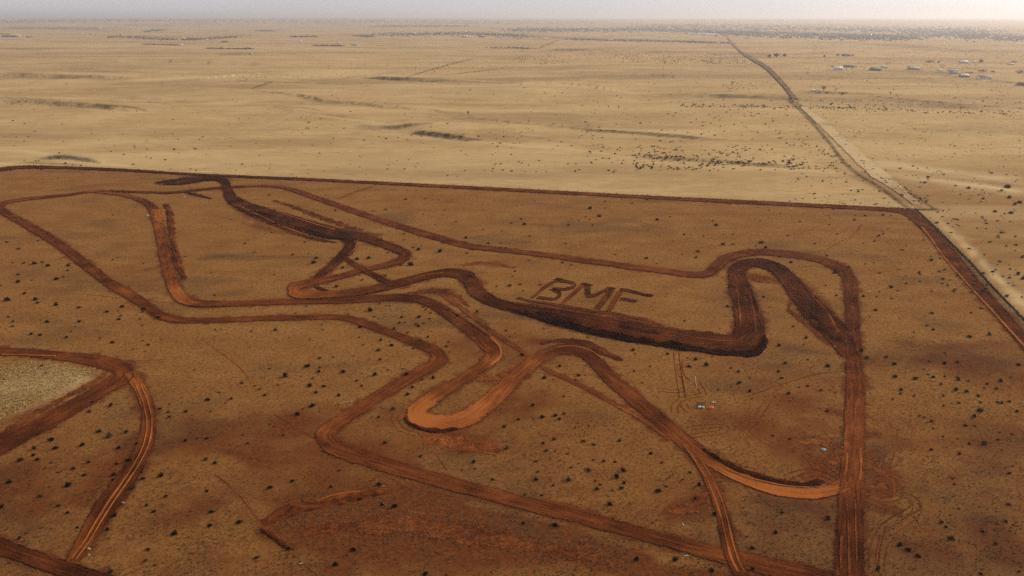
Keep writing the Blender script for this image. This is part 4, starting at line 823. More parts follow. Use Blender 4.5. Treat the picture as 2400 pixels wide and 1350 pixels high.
# ------------------------------------------------------------------ shrubs, placed one by one (x, y, size in pixels of 3.97x enlargements of 12 tiles)
TILES = {
 (0, 340): "62,900,20 357,888,18 172,962,26 115,1095,15 218,1097,20 315,1097,36 397,1088,18 445,1118,28 637,1118,28 628,1165,20 165,1203,22 172,1268,36 300,1255,15 525,1240,36 590,1222,20 8,1305,20 1052,648,14 1040,603,8 545,305,10 670,335,8 112,325,8 1240,613,8 842,580,8 1495,1195,16 1335,1095,18 1095,1045,12 1050,1065,14 1720,1037,12 2147,690,14 2030,735,10 2060,755,12 2203,790,10 2310,882,14 2280,915,18 2368,995,14 1670,808,8 1175,1217,10 1965,1190,12 2280,440,10 655,405,8 590,412,8 540,412,8",
 (600, 340): "122,468,18 742,605,20 655,463,12 567,443,10 450,495,8 530,495,8 1015,484,10 1285,412,10 1413,418,12 1495,420,10 1260,402,8 1392,503,24 1573,495,16 1645,508,10 1698,510,10 1207,597,16 1218,612,10 1330,582,10 1558,642,14 1760,602,14 1862,712,18 1667,740,10 1107,720,14 1178,740,12 1230,732,8 1242,800,12 1475,778,14 1538,793,12 1375,823,20 1375,880,16 1518,852,10 1952,860,22 2163,912,20 2280,912,18 2268,955,22 2328,955,22 1460,952,18 1510,966,34 1543,935,12 1712,985,34 2110,785,14 2285,795,14 2295,723,12 2372,722,20 2225,512,8 2105,552,8 62,752,14 127,770,14 85,825,12 148,813,14 455,900,18 253,928,8 343,1017,22 488,1010,12 537,1090,32 562,1045,28 940,1058,34 1048,1045,34 1228,1000,20 808,1138,28 172,1203,20 1345,1115,22 1442,1105,40 1210,1217,20 963,1212,14 985,1252,20 747,1312,28 655,1297,12 2240,1315,14 2360,1303,30 1962,1003,16 425,350,8 350,335,8 1870,290,10 1110,368,10 953,398,10 1085,612,14 1112,612,8",
 (1200, 340): "215,520,14 82,685,20 112,735,24 145,735,8 167,845,20 400,610,10 415,515,8 500,913,16 525,738,22 620,700,16 560,688,12 725,585,32 765,558,10 825,590,8 868,583,12 873,523,20 882,483,10 812,660,24 690,665,16 752,745,22 725,692,12 1118,537,16 1023,503,12 1255,505,18 1352,690,26 1473,665,12 1463,600,10 1205,697,8 1870,702,16 1900,742,28 1783,848,18 1605,830,16 1662,830,12 1498,895,10 1970,828,14 2058,828,14 1962,918,36 2055,920,20 2320,903,30 2268,940,16 2360,952,28 1730,988,24 1715,1042,24 1250,1048,26 960,1015,16 1063,957,10 1345,1103,10 155,1070,14 470,1090,18 550,1113,16 990,1183,12 1285,1180,18 265,1297,18 75,1295,20 30,1170,20 2018,1323,20 8,1218,16 2310,707,14 2285,577,12 2030,547,18 1780,668,8 1585,1015,8 820,1020,8 1265,790,14 455,458,10",
 (1800, 340): "293,710,14 568,737,14 803,693,24 812,655,14 905,655,20 1068,645,24 1143,652,14 560,655,10 572,677,12 118,632,10 185,842,16 433,917,18 1115,775,14 1078,825,20 1030,840,24 990,890,18 1063,797,12 1448,880,16 1247,973,18 885,912,14 545,1025,18 485,985,10 108,1037,20 213,1088,24 745,1133,26 620,1182,30 535,1303,22 1040,1190,18 1520,1068,26 1598,1050,18 1408,1185,24 1418,1203,14 1287,1217,16 1415,1267,16 1283,1287,20 1145,1318,28 1395,1047,12 985,1092,16 645,825,14 505,588,16 605,592,18 8,602,16 1490,958,14 1290,935,12 1115,905,12 1215,1153,12 900,1105,12 1190,690,10 1230,215,20 1865,398,26 2225,385,44 2175,420,24 2245,485,30 2300,548,28 2340,530,30 2110,615,26 2262,628,30 2080,258,18 1490,295,24 1463,345,18 1745,375,20 2000,497,20 1245,465,24 1080,490,20 1035,425,18 838,432,18 1350,195,14 1568,720,22 1700,810,20 2170,812,24 2365,1038,26 2325,1195,34 2365,1240,30 1995,1190,28 2305,925,20 1740,685,22 2030,775,16 2300,848,18",
 (0, 670): "228,65,30 70,125,40 330,120,36 348,155,26 522,170,34 735,198,28 1138,188,30 1335,212,30 1328,238,26 995,238,26 1100,230,14 1122,275,20 1105,310,24 1303,308,16 1473,293,24 1328,362,16 735,328,26 702,378,12 660,423,12 620,475,26 930,485,14 1047,523,28 1328,508,16 1375,545,22 1350,603,14 78,285,22 118,330,20 118,372,20 440,330,30 293,443,30 372,455,24 385,742,26 428,808,20 42,868,18 290,668,20 498,690,16 1240,590,12 1812,780,16 2000,85,16 2005,405,18 2060,405,12 2345,415,16 858,1080,24 1028,1105,36 828,1165,30 1570,1170,22 1575,1215,26 1575,1097,18 1485,1140,24 1730,1165,26 1930,1055,34 2150,1045,26 2100,1090,18 1955,1165,16 2375,930,20 2250,900,24 2040,990,18 1790,1240,12 460,245,12",
 (600, 670): "1147,165,20 1210,182,14 1247,183,12 1060,220,36 468,190,16 370,250,18 858,258,16 847,222,10 197,245,8 1100,285,18 1140,305,14 1355,288,26 1335,340,22 1385,335,16 1553,195,20 1578,220,22 1625,250,18 1790,220,24 1872,275,26 1515,285,28 1612,300,22 1488,352,22 1512,370,26 1560,345,20 1285,395,24 1415,430,22 1597,472,22 1525,503,22 1565,522,18 1630,420,14 1790,517,22 1772,560,24 1465,580,22 1800,612,14 970,380,28 960,475,18 1160,500,26 1242,515,14 1263,550,28 997,547,22 1140,593,34 1153,682,24 180,408,26 612,362,18 622,405,14 305,480,12 500,495,14 597,567,16 595,672,22 720,660,18 912,652,14 275,828,50 812,795,34 1105,822,32 1395,818,36 480,740,40 595,755,20 585,795,28 130,765,18 205,918,22 500,920,34 632,928,30 558,988,26 528,860,20 935,880,20 985,930,20 770,1013,30 525,1110,40 385,1185,38 437,1140,16 590,1168,14 80,1012,28 40,955,22 130,1285,18 165,1305,16 768,1105,12 1545,870,26 1648,850,30 1458,940,28 1410,1005,30 1275,1140,32 1140,1218,24 1365,770,18 1230,782,20 2022,370,24 2058,237,24 2330,410,20 2310,1303,32 1715,345,12 2372,470,12",
 (1200, 670): "102,45,18 1310,228,10 1610,323,20 2003,187,24 2018,10,20 2340,100,24 292,398,16 25,435,12 558,490,18 708,480,16 778,490,14 1128,590,34 1150,630,16 1447,628,26 1630,668,18 1708,680,26 1807,728,40 1645,747,26 1865,657,16 2035,760,22 2105,793,28 2212,855,20 2115,895,28 2095,910,18 2038,930,16 1915,962,22 2212,978,24 2235,1048,20 90,638,28 300,850,34 380,870,16 445,742,24 618,830,26 595,870,20 685,740,20 485,1025,18 190,1110,28 278,1213,36 405,1200,36 440,1233,28 482,1185,24 62,1240,24 195,1228,12 590,1315,20 612,1278,14 1135,790,20 1212,900,14 910,905,14 942,1290,12 715,1300,22 1290,745,16 2240,770,12 2170,788,10 1803,847,8",
 (1800, 670): "632,85,18 887,95,24 1038,52,16 1010,100,14 1143,10,20 1150,115,20 1213,42,16 1000,222,24 1525,48,18 1725,45,18 1883,60,20 1322,142,14 1650,152,18 1983,207,22 1893,250,16 1523,250,24 1475,367,22 1537,405,24 1355,427,16 945,287,14 1463,285,14 1227,300,12 1872,465,34 2060,445,34 235,377,20 355,480,28 330,543,16 100,550,26 160,717,26 372,682,18 555,740,34 920,668,34 1100,657,28 1172,722,34 1180,838,36 1370,857,36 1490,820,22 1535,845,28 1640,715,34 1648,622,18 1760,705,26 1770,862,36 1645,838,18 1862,880,20 2165,877,36 2333,730,28 2260,850,20 2040,908,24 2125,955,26 1240,962,32 1232,998,24 1358,1022,20 1160,1048,20 1605,910,22 1750,962,36 1850,978,30 1775,998,16 1630,1020,22 1630,1112,22 1775,1085,24 1957,1020,26 1975,1078,22 2135,1078,26 2175,1085,26 2245,1070,26 1970,1155,38 1920,1210,34 1265,1187,18 1325,1208,14 1412,1207,20 1452,1222,20 1520,1255,26 1478,1270,16 1540,1325,20 1835,1295,28 1923,1303,18 2315,1165,24 97,795,26 128,857,22 368,927,26 287,938,22 188,995,30 490,968,24 570,968,14 625,990,18 65,1028,16 555,1163,22 95,1105,12 1448,770,18 1500,700,18 870,600,28 2010,945,20",
 (0, 1010): "478,75,42 320,155,36 310,220,32 345,262,30 190,265,40 515,155,34 765,125,36 1015,42,44 920,0,34 1175,5,34 1270,115,26 1195,270,40 1085,305,24 820,285,30 475,293,22 780,405,32 685,345,26 575,370,18 535,385,18 420,348,16 635,495,50 85,470,40 380,602,34 545,692,30 628,755,30 15,700,36 1060,400,34 1050,450,26 1240,522,42 1330,440,26 1180,590,18 1070,780,32 1000,912,34 720,895,24 1500,408,40 1540,603,28 1365,688,24 1430,745,32 1925,553,28 1915,255,38 2000,292,34 1725,85,26 1830,65,18 1923,68,24 2305,108,20 2258,35,16 1740,290,16 1968,745,36 1955,875,40 2225,845,38 1620,945,44 1380,1100,28 1357,1200,28 1440,1248,22 1030,1300,44 180,992,30 240,950,20 1745,785,14 1770,745,14 2375,1180,24 1105,150,40",
 (600, 1010): "250,38,18 1200,103,34 1530,230,26 2025,285,30 2040,348,22 2235,338,18 2203,447,26 2333,155,34 2333,92,12 773,362,20 340,463,32 130,520,36 697,515,26 1145,493,34 430,660,26 905,1100,36 303,1092,34 15,1170,28 740,1235,44 1575,1325,44 1775,1335,20 1915,365,16 850,1150,16 965,635,26 1170,685,30 1290,695,40 1390,440,16",
 (1200, 1010): "255,18,14 290,108,30 390,75,26 322,178,34 398,190,14 230,278,22 445,272,18 520,205,20 665,92,30 762,125,24 1000,85,28 1290,205,28 757,265,22 853,277,26 957,283,24 620,300,14 553,338,18 710,358,40 1035,358,44 975,420,40 1040,478,28 1020,527,34 935,547,22 790,535,32 820,493,20 775,460,22 525,450,36 240,380,22 225,445,36 380,505,24 120,590,24 275,597,20 1360,552,46 1435,515,20 1395,297,20 1740,495,34 1705,622,28 905,675,38 1885,768,38 1595,450,18 400,868,46 105,855,30 1158,1185,44 1520,1190,42 2232,1082,36 2185,980,22 2240,1280,36 1860,1290,36 1655,380,24 940,815,16",
 (1800, 1010): "45,42,22 203,72,24 1520,170,26 1870,115,26 2015,110,44 1780,207,26 2140,80,20 2272,28,18 1632,52,18 1763,72,14 2158,15,12 1712,435,22 1735,492,22 1775,718,22 2238,682,26 1968,703,14 2215,838,30 1613,845,30 1655,888,24 1705,995,46 1995,930,28 2120,1045,28 1225,1055,38 1305,1105,36 1397,1158,38 1022,1275,42 1980,1325,28 2335,1305,24 2240,390,28 130,755,24 70,938,32 555,805,44 2275,325,16 1165,908,12 1405,780,12 2235,1028,16",
}
BUSH = []
for (x0, y0), txt in TILES.items():
    for q in txt.split():
        a, b, c = map(float, q.split(','))
        BUSH.append((x0 + a / 3.97, y0 + b / 3.97, c / 3.97))
BUSH = np.array(BUSH)
BUSH = BUSH[np.argsort(-BUSH[:, 2], kind='stable')]
NB = 300
MARKS = [(90, 615, 'beside the outer loop at the far left'), (60, 740, 'on the open ground left of the outer track'), (190, 760, 'in the grey patch above the bent road'), (320, 760, 'under the double bend of the outer track'), (480, 580, 'between the left straight and the dark gully'), (690, 600, 'below the fork of the dark track'),
 (880, 605, 'inside the small upper triangle'), (850, 668, 'inside the upper left hairpin'), (760, 470, 'above the thin upper track'), (960, 470, 'below the far road at its middle'), (1000, 580, 'between the thin track and the upper triangle'), (1170, 575, 'along the middle bend of the thin track'), (1340, 500, 'below the far road right of centre'), (1320, 640, 'above the scraped letters'),
 (1530, 580, 'above the long thin track'), (1700, 570, 'above the start of the top right sweep'), (1810, 575, 'above the crown of the top right sweep'), (2010, 520, 'below the far road near the property corner'), (2120, 600, 'beside the perimeter road below the corner'), (2060, 690, 'right of the straight near its top'), (2230, 690, 'along the perimeter road at the right'),
 (1205, 670, 'left of the scraped letter B'), (1640, 740, 'between the letters and the dark corner'), (1850, 780, 'between the dark corner and the straight'), (2110, 860, 'on the dark patch right of the straight'), (2260, 860, 'on the dark patch near the right edge'), (2370, 900, 'at the right edge below the dark patch'), (2120, 960, 'right of the straight beside its pale section'), (2270, 980, 'around the long clump in the right field'), (2330, 1080, 'in the right field under the long clump'), (2290, 1190, 'in the lower right field'), (2180, 1280, 'near the bottom right corner'),
 (2250, 450, 'on the pale grass beyond the corner'), (2330, 560, 'beyond the fence at the right edge'), (1640, 850, 'just below the black bank'), (1760, 890, 'between the black bank and the slatted frame'), (1860, 920, 'inside the tyre-marked loop'), (1480, 820, 'right of the red spoil apron'), (1320, 870, 'under the crest of the winding track'), (1290, 975, 'in the field right of the orange hairpin'), (1290, 1040, 'at the top of the bush cluster'), (1390, 1090, 'at the left of the thick bush cluster'), (1460, 1110, 'at the right of the thick bush cluster'), (1260, 1130, 'just above the lower straight'),
 (1640, 1150, 'beside the rutted lane'), (1780, 1290, 'between the rutted lane and the straight'), (1900, 1220, 'inside the lower right loop'), (1500, 1300, 'below the lower straight'), (1250, 1230, 'on the scraped patch near the lower straight'), (850, 1180, 'along the orange-edged berm'), (760, 1300, 'at the bottom of the scraped patch'), (1100, 1060, 'between the hairpin and the lower straight'), (930, 735, 'between the two middle tracks'), (1000, 770, 'in the wedge above the outer bend'), (1100, 740, 'beside the middle track past its crest'), (880, 810, 'just below the outer track in the centre'), (700, 760, 'at the top of the central field'), (690, 870, 'around the biggest bush of the central field'), (890, 880, 'right of the biggest central bush'), (720, 950, 'in the lower central field'), (980, 900, 'right of the diagonal outer track'), (920, 970, 'beside the orange hairpin'),
 (520, 940, 'in the field right of the forked lane'), (400, 960, 'along the forked lane'), (470, 1070, 'right of the forked lane at mid height'), (540, 1210, 'in the bottom field left of the scraped patch'), (390, 1230, 'right of the lane near the bottom'), (370, 1310, 'at the bottom edge right of the dark road'), (220, 1000, 'inside the forked lane at its top'), (90, 1060, 'below the bent road at the left edge'), (180, 1120, 'inside the bend of the forked lane'), (80, 1190, 'above the dark corner road'), (290, 1140, 'along the lane where it bends down'), (100, 860, 'on the pale tufted corner'), (640, 1140, 'left of the orange-edged berm'), (580, 830, 'under the long bend of the outer track')]
ORD = ['first', 'second', 'third', 'fourth', 'fifth', 'sixth', 'seventh', 'eighth', 'ninth', 'tenth', 'eleventh', 'twelfth', 'thirteenth', 'fourteenth', 'fifteenth', 'sixteenth', 'seventeenth', 'eighteenth', 'nineteenth', 'twentieth']
MP = np.array([(m[0], m[1]) for m in MARKS], float)
big = BUSH[:NB]
zone = np.argmin((big[:, None, 0] - MP[None, :, 0]) ** 2 + 1.6 * (big[:, None, 1] - MP[None, :, 1]) ** 2, axis=1)
lab = [''] * NB
for z in range(len(MARKS)):
    i = np.nonzero(zone == z)[0]
    i = i[np.argsort(big[i, 0])]
    for k, j in enumerate(i):
        if len(i) == 1: lab[j] = 'lone dark scrub bush ' + MARKS[z][2]
        elif k == len(i) - 1 and len(i) > 2: lab[j] = 'rightmost dark bush ' + MARKS[z][2]
        else: lab[j] = '%s dark bush from the left, %s' % (ORD[k], MARKS[z][2])
BT = []
for k in range(14):
    V, F = bush_template(100 + k, 20 + k % 4 * 3, 14 + (k * 5) % 14)
    BT.append(mesh_np('scrub_bush', V, None, F, M_BUSH, link=False))
bp = G(BUSH[:, 0], BUSH[:, 1] + BUSH[:, 2] * 0.30)
bsz = BUSH[:, 2] / ppm(BUSH[:, 0], BUSH[:, 1])
for j in range(NB):
    s = float(np.clip(bsz[j] * 1.6, 0.5, 4))
    o = obj('scrub_bush', BT[(j * 5) % 14], None, bp[j] - (0, 0, 0.02), random.uniform(0, 6.28), (s, s * random.uniform(.85, 1.15), s * random.uniform(.8, 1.15)))
    tag(o, lab[j], 'bush', 'dark scrub bushes scattered over the plain')
SMALL = [small_template(300 + k, 3 + k % 3) for k in range(8)]
small_p = [bp[NB:]]; small_s = [np.clip(bsz[NB:] * 1.6, .4, 2.4)]

# scrub beyond the fence, denser along the washes
def zone_pts(x0, y0, x1, y1, n, smin, smax, clumpy=0.0, seed=0):
    px = rng.uniform(min(x0, x1), max(x0, x1), n * 3); py = rng.uniform(min(y0, y1), max(y0, y1), n * 3)
    w = fbm(px / 60, py / 12, 80 + seed, 3)
    keep = np.argsort(-(w * clumpy + rng.uniform(0, 1, n * 3)))[:n]
    p = G(px[keep], py[keep])
    return p, rng.uniform(smin, smax, n) ** 1.0
def add_zone(*a, **k):
    p, s = zone_pts(*a, **k); small_p.append(p); small_s.append(s)
def add_line(pts, n, spread, smin, smax):
    S = spline(np.array(pts, float), 12)
    t = rng.uniform(0, len(S) - 1.001, n); i = t.astype(int); f = (t - i)[:, None]
    Q = S[i] * (1 - f) + S[i + 1] * f
    p = G(Q[:, 0] + rng.normal(0, spread * 1.5, n), Q[:, 1] + rng.normal(0, spread, n))
    small_p.append(p); small_s.append(rng.uniform(smin, smax, n))
add_zone(1850, 255, 2440, 480, 560, .5, 1.6, clumpy=2)
add_zone(2180, 480, 2440, 700, 130, .5, 1.6, clumpy=1)
add_zone(1150, 305, 1900, 405, 230, .7, 2.2, clumpy=1.5)
add_zone(1480, 350, 1960, 400, 150, .8, 2.2, clumpy=1)
add_zone(500, 330, 1200, 415, 70, .6, 1.6)
add_zone(0, 130, 600, 400, 150, .8, 2.2, clumpy=1)
add_zone(600, 170, 1300, 330, 150, .9, 2.4, clumpy=1.5)
add_zone(1300, 160, 1850, 300, 200, .9, 2.6, clumpy=1)
add_zone(1850, 170, 2440, 255, 260, .9, 2.8, clumpy=1)
add_zone(1200, 120, 1800, 150, 1000, 1.6, 3.6, clumpy=2)
add_zone(1480, 340, 1980, 398, 160, .9, 2.4, clumpy=1.5)
add_zone(600, 110, 1200, 170, 160, 1.2, 3)
add_zone(1800, 100, 2440, 165, 420, 1.5, 3.6, clumpy=2)
add_line([(1590, 246), (1700, 249), (1800, 250), (1900, 252), (2000, 253)], 160, 3, 1.2, 2.8)
add_line([(1960, 253), (2050, 256), (2150, 261), (2300, 264), (2420, 266)], 150, 3, 1.2, 2.6)
add_line([(1700, 200), (1760, 198), (1850, 205)], 60, 6, 1.2, 2.6)
add_line([(1920, 270), (1990, 340), (2040, 400), (2120, 445), (2170, 480)], 60, 4, 1.0, 2.0)
add_line([(560, 182), (700, 178), (900, 180)], 60, 3, 1.2, 2.6)
add_line([(1480, 362), (1620, 374), (1790, 385)], 70, 4, 1, 2.2)
add_line([(0, 236), (150, 241), (340, 256)], 40, 5, 1, 2)
p_all = np.concatenate(small_p); s_all_ = np.concatenate(small_s)
low = scatter('low_scrub', SMALL, p_all, s_all_, M_SCRUB, s_all_ * rng.uniform(.6, 1.0, len(s_all_)))
tag(low, 'countless small dark scrub plants dotted over the plain', 'scrub', None, 'stuff')

# ------------------------------------------------------------------ dry grass tufts, clods
TUFT = [tuft_template(400 + k, 5 + k % 3) for k in range(8)]
n = 42000
px = rng.uniform(-40, 2440, n); py = 440 + (1390 - 440) * rng.uniform(0, 1, n) ** 0.75
P = G(px, py)
w = fbm(P[:, 0] / 6, P[:, 1] / 6, 90, 3)
ok = track_clear(P[:, 0], P[:, 1], .2) & (w + rng.uniform(-.2, .2, n) > .45) & (outside(P[:, 0], P[:, 1]) < .5)
P = P[ok]
s = rng.uniform(.25, .75, len(P))
grass = scatter('dry_grass', TUFT, P, s, M_STRAW, s * .6)
n = 34000
px = rng.uniform(-40, 2440, n); py = 520 + (1390 - 520) * rng.uniform(0, 1, n) ** 0.7
Q = G(px, py); w = fbm(Q[:, 0] / 9, Q[:, 1] / 5, 93, 4)
Q = Q[track_clear(Q[:, 0], Q[:, 1], .2) & (w + rng.uniform(-.12, .12, n) > .52) & (outside(Q[:, 0], Q[:, 1]) < .5)]
sq = rng.uniform(.25, .7, len(Q)) * rng.uniform(.6, 1.2, len(Q))
herbs = scatter('low_herbs', TUFT, Q, sq, plain('dark_herbs', (.045, .028, .013), .6, .5, 1.0, 0.0), sq * .5)
tag(herbs, 'sparse dark low herbs mixed into the dry grass', 'herbs', None, 'stuff')
tag(grass, 'short dry grass tufts growing on the red plain', 'grass', None, 'stuff')
n = 9000
t = rng.uniform(0, 1, n)
px = rng.uniform(-60, 225, n); py = rng.uniform(848, 995, n)
lo = np.interp(px, [-60, 0, 225], [1010, 985, 872]); hi = np.interp(px, [-60, 0, 100, 225], [850, 852, 850, 868])
ok = (py < lo + rng.normal(0, 5, n)) & (py > hi + rng.normal(0, 4, n))
P = G(px[ok], py[ok]); P = P[track_clear(P[:, 0], P[:, 1], .4)]
s = rng.uniform(.35, .9, len(P))
pg = scatter('pale_grass', TUFT, P, s, M_STRAW_PALE, s * .8)
tag(pg, 'dense pale straw grass in the corner of the bent road', 'grass', None, 'stuff')

CL = [clod_template(500 + k) for k in range(6)]
cp, cs = [], []
for T in TRACKS[:12]:
    n = int(T['s'][-1] * 5)
    i = rng.integers(0, len(T['s']), n)
    tx, ty = np.gradient(T['x']), np.gradient(T['y']); L = np.hypot(tx, ty) + 1e-9
    nx, ny = -ty / L, tx / L
    o_ = T['hw'][i] * rng.choice([-1, 1], n) * (1.0 + np.abs(rng.normal(0, .12, n)))
    x = T['x'][i] + nx[i] * o_; y = T['y'][i] + ny[i] * o_
    keep = np.hypot(x, y) < 420
    x, y = x[keep], y[keep]
    k = track_clear(x, y, -.5)
    x, y = x[k], y[k]
    cp.append(np.stack([x, y, height(x, y) + .02], 1)); cs.append(rng.uniform(.12, .42, len(x)) * rng.uniform(.5, 1.2, len(x)))
def clod_zone(pts, n, spread):
    S = spline(np.array(pts, float), 12)
    t = rng.uniform(0, len(S) - 1.001, n); i = t.astype(int); f = (t - i)[:, None]
    Q = S[i] * (1 - f) + S[i + 1] * f
    cp.append(G(Q[:, 0] + rng.normal(0, spread * 1.4, n), Q[:, 1] + rng.normal(0, spread, n))); cs.append(rng.uniform(.12, .5, n))
clod_zone([(640, 1235), (760, 1215), (900, 1200), (1000, 1220), (1150, 1250), (1350, 1300)], 1300, 24)
clod_zone([(800, 1215), (900, 1235), (1000, 1250), (1100, 1262)], 260, 3)
clod_zone([(345, 930), (362, 980), (366, 1030), (340, 1080)], 200, 5)
clod_zone([(1620, 1170), (1640, 1200), (1610, 1215)], 200, 14)
clod_zone([(1880, 1030), (1940, 1040), (1965, 1030)], 220, 8)
clod_zone([(2060, 1040), (2075, 1070), (2060, 1095)], 200, 9)
clod_zone([(1640, 1045), (1750, 1105), (1880, 1132)], 240, 4)
clod_zone([(1880, 720), (1905, 745)], 80, 4)
cp = np.concatenate(cp); cs = np.concatenate(cs)
cl = scatter('earth_clods', CL, cp, cs, M_CLOD, cs * .7)
tag(cl, 'loose earth clods strewn along the track edges', 'clods', None, 'stuff')

# ------------------------------------------------------------------ wire fences
POST = None
def fence(label, pts, spacing=6.0):
    global POST
    S = spline(np.array(pts, float), 20)
    W = G(S[:, 0], S[:, 1])
    d = np.r_[0, np.cumsum(np.hypot(*np.diff(W[:, :2], axis=0).T))]
    n = int(d[-1] / spacing)
    s = np.linspace(0, d[-1], n + 1)
    X = np.interp(s, d, W[:, 0]); Y = np.interp(s, d, W[:, 1]); Z = height(X, Y)
    e = empty('wire_fence', (X[0], Y[0], Z[0]))
    if POST is None:
        V, F = [], []
        prism(V, F, (0, 0, -.3), (0, 0, 1.35), .075, .06, 5); prism(V, F, (0, 0, 1.35), (0, 0, 1.42), .06, .01, 5)
        POST = mesh_np('fence_post', np.array(V), None, np.array(F), M_POST, link=False)
    for i in range(n + 1):
        p = obj('fence_post', POST, e, (X[i] - X[0], Y[i] - Y[0], Z[i] - Z[0]), random.uniform(0, 6), (1, 1, random.uniform(.85, 1.1)))
        p.rotation_euler = (random.gauss(0, .04), random.gauss(0, .04), random.uniform(0, 6))
    for h in (.45, .85, 1.2):
        V, F = [], []
        for i in range(n):
            prism(V, F, (X[i] - X[0], Y[i] - Y[0], Z[i] - Z[0] + h), (X[i + 1] - X[0], Y[i + 1] - Y[0], Z[i + 1] - Z[0] + h), .012, .012)
        mesh_np('wire', np.array(V), None, np.array(F), M_WIRE, e)
    return tag(e, label, 'fence')
fence('wire fence on wooden posts along the far side of the perimeter road', [(-60, 397), (60, 388.5), (150, 389.5), (300, 396.5), (430, 405), (700, 416.5), (1100, 436), (1500, 457), (1900, 477), (2135, 488)])
fence('wire fence on wooden posts running down the right side of the property', [(2143, 488), (2193, 534), (2228, 569), (2279, 620), (2328, 674), (2404, 753), (2470, 822)], 5.0)

# dark weeds caught along the fence lines
wp, ws = [], []
for pts, n, sp in (([(500, 409), (1100, 437), (1500, 458), (1900, 478), (2130, 489)], 420, .6), ([(2145, 490), (2193, 535), (2228, 570), (2279, 621), (2328, 675), (2404, 754), (2450, 802)], 1800, .9)):
    S = spline(np.array(pts, float), 20)
    t = rng.uniform(0, len(S) - 1.001, n); i = t.astype(int); f = (t - i)[:, None]
    Q = S[i] * (1 - f) + S[i + 1] * f
    wp.append(G(Q[:, 0] + rng.normal(0, sp, n), Q[:, 1] + rng.normal(0, sp * .5, n))); ws.append(rng.uniform(.3, .9, n))
wd = scatter('fence_weeds', SMALL, np.concatenate(wp), np.concatenate(ws), M_SCRUB)
tag(wd, 'dark dry weeds caught along the wire fences', 'weeds', None, 'stuff')

# ------------------------------------------------------------------ distant houses
def wallmat(n, c): return plain(n, c, .12, .3, .8, .2)
HM = dict(white=wallmat('white_wall', (.60, .57, .52)), cream=wallmat('cream_wall', (.50, .43, .33)), grey=wallmat('grey_wall', (.22, .21, .22)), dgrey=wallmat('dark_grey_wall', (.10, .095, .10)), brown=wallmat('brown_wall', (.17, .10, .07)), blue=wallmat('blue_grey_wall', (.30, .31, .32)), red=wallmat('red_brown_wall', (.20, .09, .06)), glass=plain('window_glass', (.03, .035, .04), .1, 1, .2, .5), door=plain('door_paint', (.08, .06, .05), .2, 1))

def quad_mesh(name, V, F, mat, parent): return mesh_np(name, V, F, None, mat, parent)
def boxv(x0, x1, y0, y1, z0, z1):
    V = [(x0, y0, z0), (x1, y0, z0), (x1, y1, z0), (x0, y1, z0), (x0, y0, z1), (x1, y0, z1), (x1, y1, z1), (x0, y1, z1)]
    return V, [(0, 3, 2, 1), (4, 5, 6, 7), (0, 1, 5, 4), (1, 2, 6, 5), (2, 3, 7, 6), (3, 0, 4, 7)]
def part_box(name, mat, parent, *b):
    V, F = boxv(*b); return mesh_np(name, V, F, None, mat, parent)

def house(label, px, py, w, h, wall='white', roof='grey', dep=None, yaw=0.0, kind='gable', group=None, name='house'):
    p = G(float(px), float(py)); k = float(ppm(float(px), float(py)))
    W, H = w / k, max(2.6, h / k)
    D = dep or max(7.0, W * .55)
    e = empty(name, p, yaw)
    wz = H * (.55 if kind == 'gable' else .86)
    part_box('wall', HM[wall], e, -W / 2, W / 2, 0, D, -.6, wz)
    o = .35
    if kind == 'gable':
        V = [(-W / 2 - o, -o, wz), (W / 2 + o, -o, wz), (W / 2 + o, D / 2, H), (-W / 2 - o, D / 2, H), (-W / 2 - o, D + o, wz), (W / 2 + o, D + o, wz)]
        V += [(a, b, c - .18) for a, b, c in V]
        F = [(0, 1, 2, 3), (3, 2, 5, 4), (6, 9, 8, 7), (9, 10, 11, 8), (0, 6, 7, 1), (4, 5, 11, 10)]
        rf = mesh_np('roof', V, F + [(0, 3, 9, 6), (3, 4, 10, 9), (1, 7, 8, 2), (2, 8, 11, 5)], None, HM[roof], e)
        Vg = [(-W / 2 + .01, 0, wz), (-W / 2 + .01, D, wz), (-W / 2 + .01, D / 2, H - .2), (W / 2 - .01, 0, wz), (W / 2 - .01, D, wz), (W / 2 - .01, D / 2, H - .2)]
        mesh_np('gable_end', Vg, None, [(0, 2, 1), (3, 4, 5)], HM[wall], e)
    else:
        V = [(-W / 2 - o, -o, wz), (W / 2 + o, -o, wz), (W / 2 + o, D + o, H), (-W / 2 - o, D + o, H)]
        V += [(a, b, c - .2) for a, b, c in V]
        mesh_np('roof', V, [(0, 1, 2, 3), (4, 7, 6, 5), (0, 4, 5, 1), (1, 5, 6, 2), (2, 6, 7, 3), (3, 7, 4, 0)], None, HM[roof], e)
    nw = 2 if W < 12 else 3
    for i in range(nw):
        cx = -W / 2 + W * (i + .5) / (nw + (1 if W > 8 else 0))
        part_box('window', HM['glass'], e, cx - .7, cx + .7, -.05, .05, wz * .38, wz * .8)
    part_box('door', HM['door'], e, W / 2 - W * .22, W / 2 - W * .22 + min(2.6, W * .16), -.04, .05, 0, wz * .75)
    return tag(e, label, 'house' if name == 'house' else name.replace('_', ' '), group)

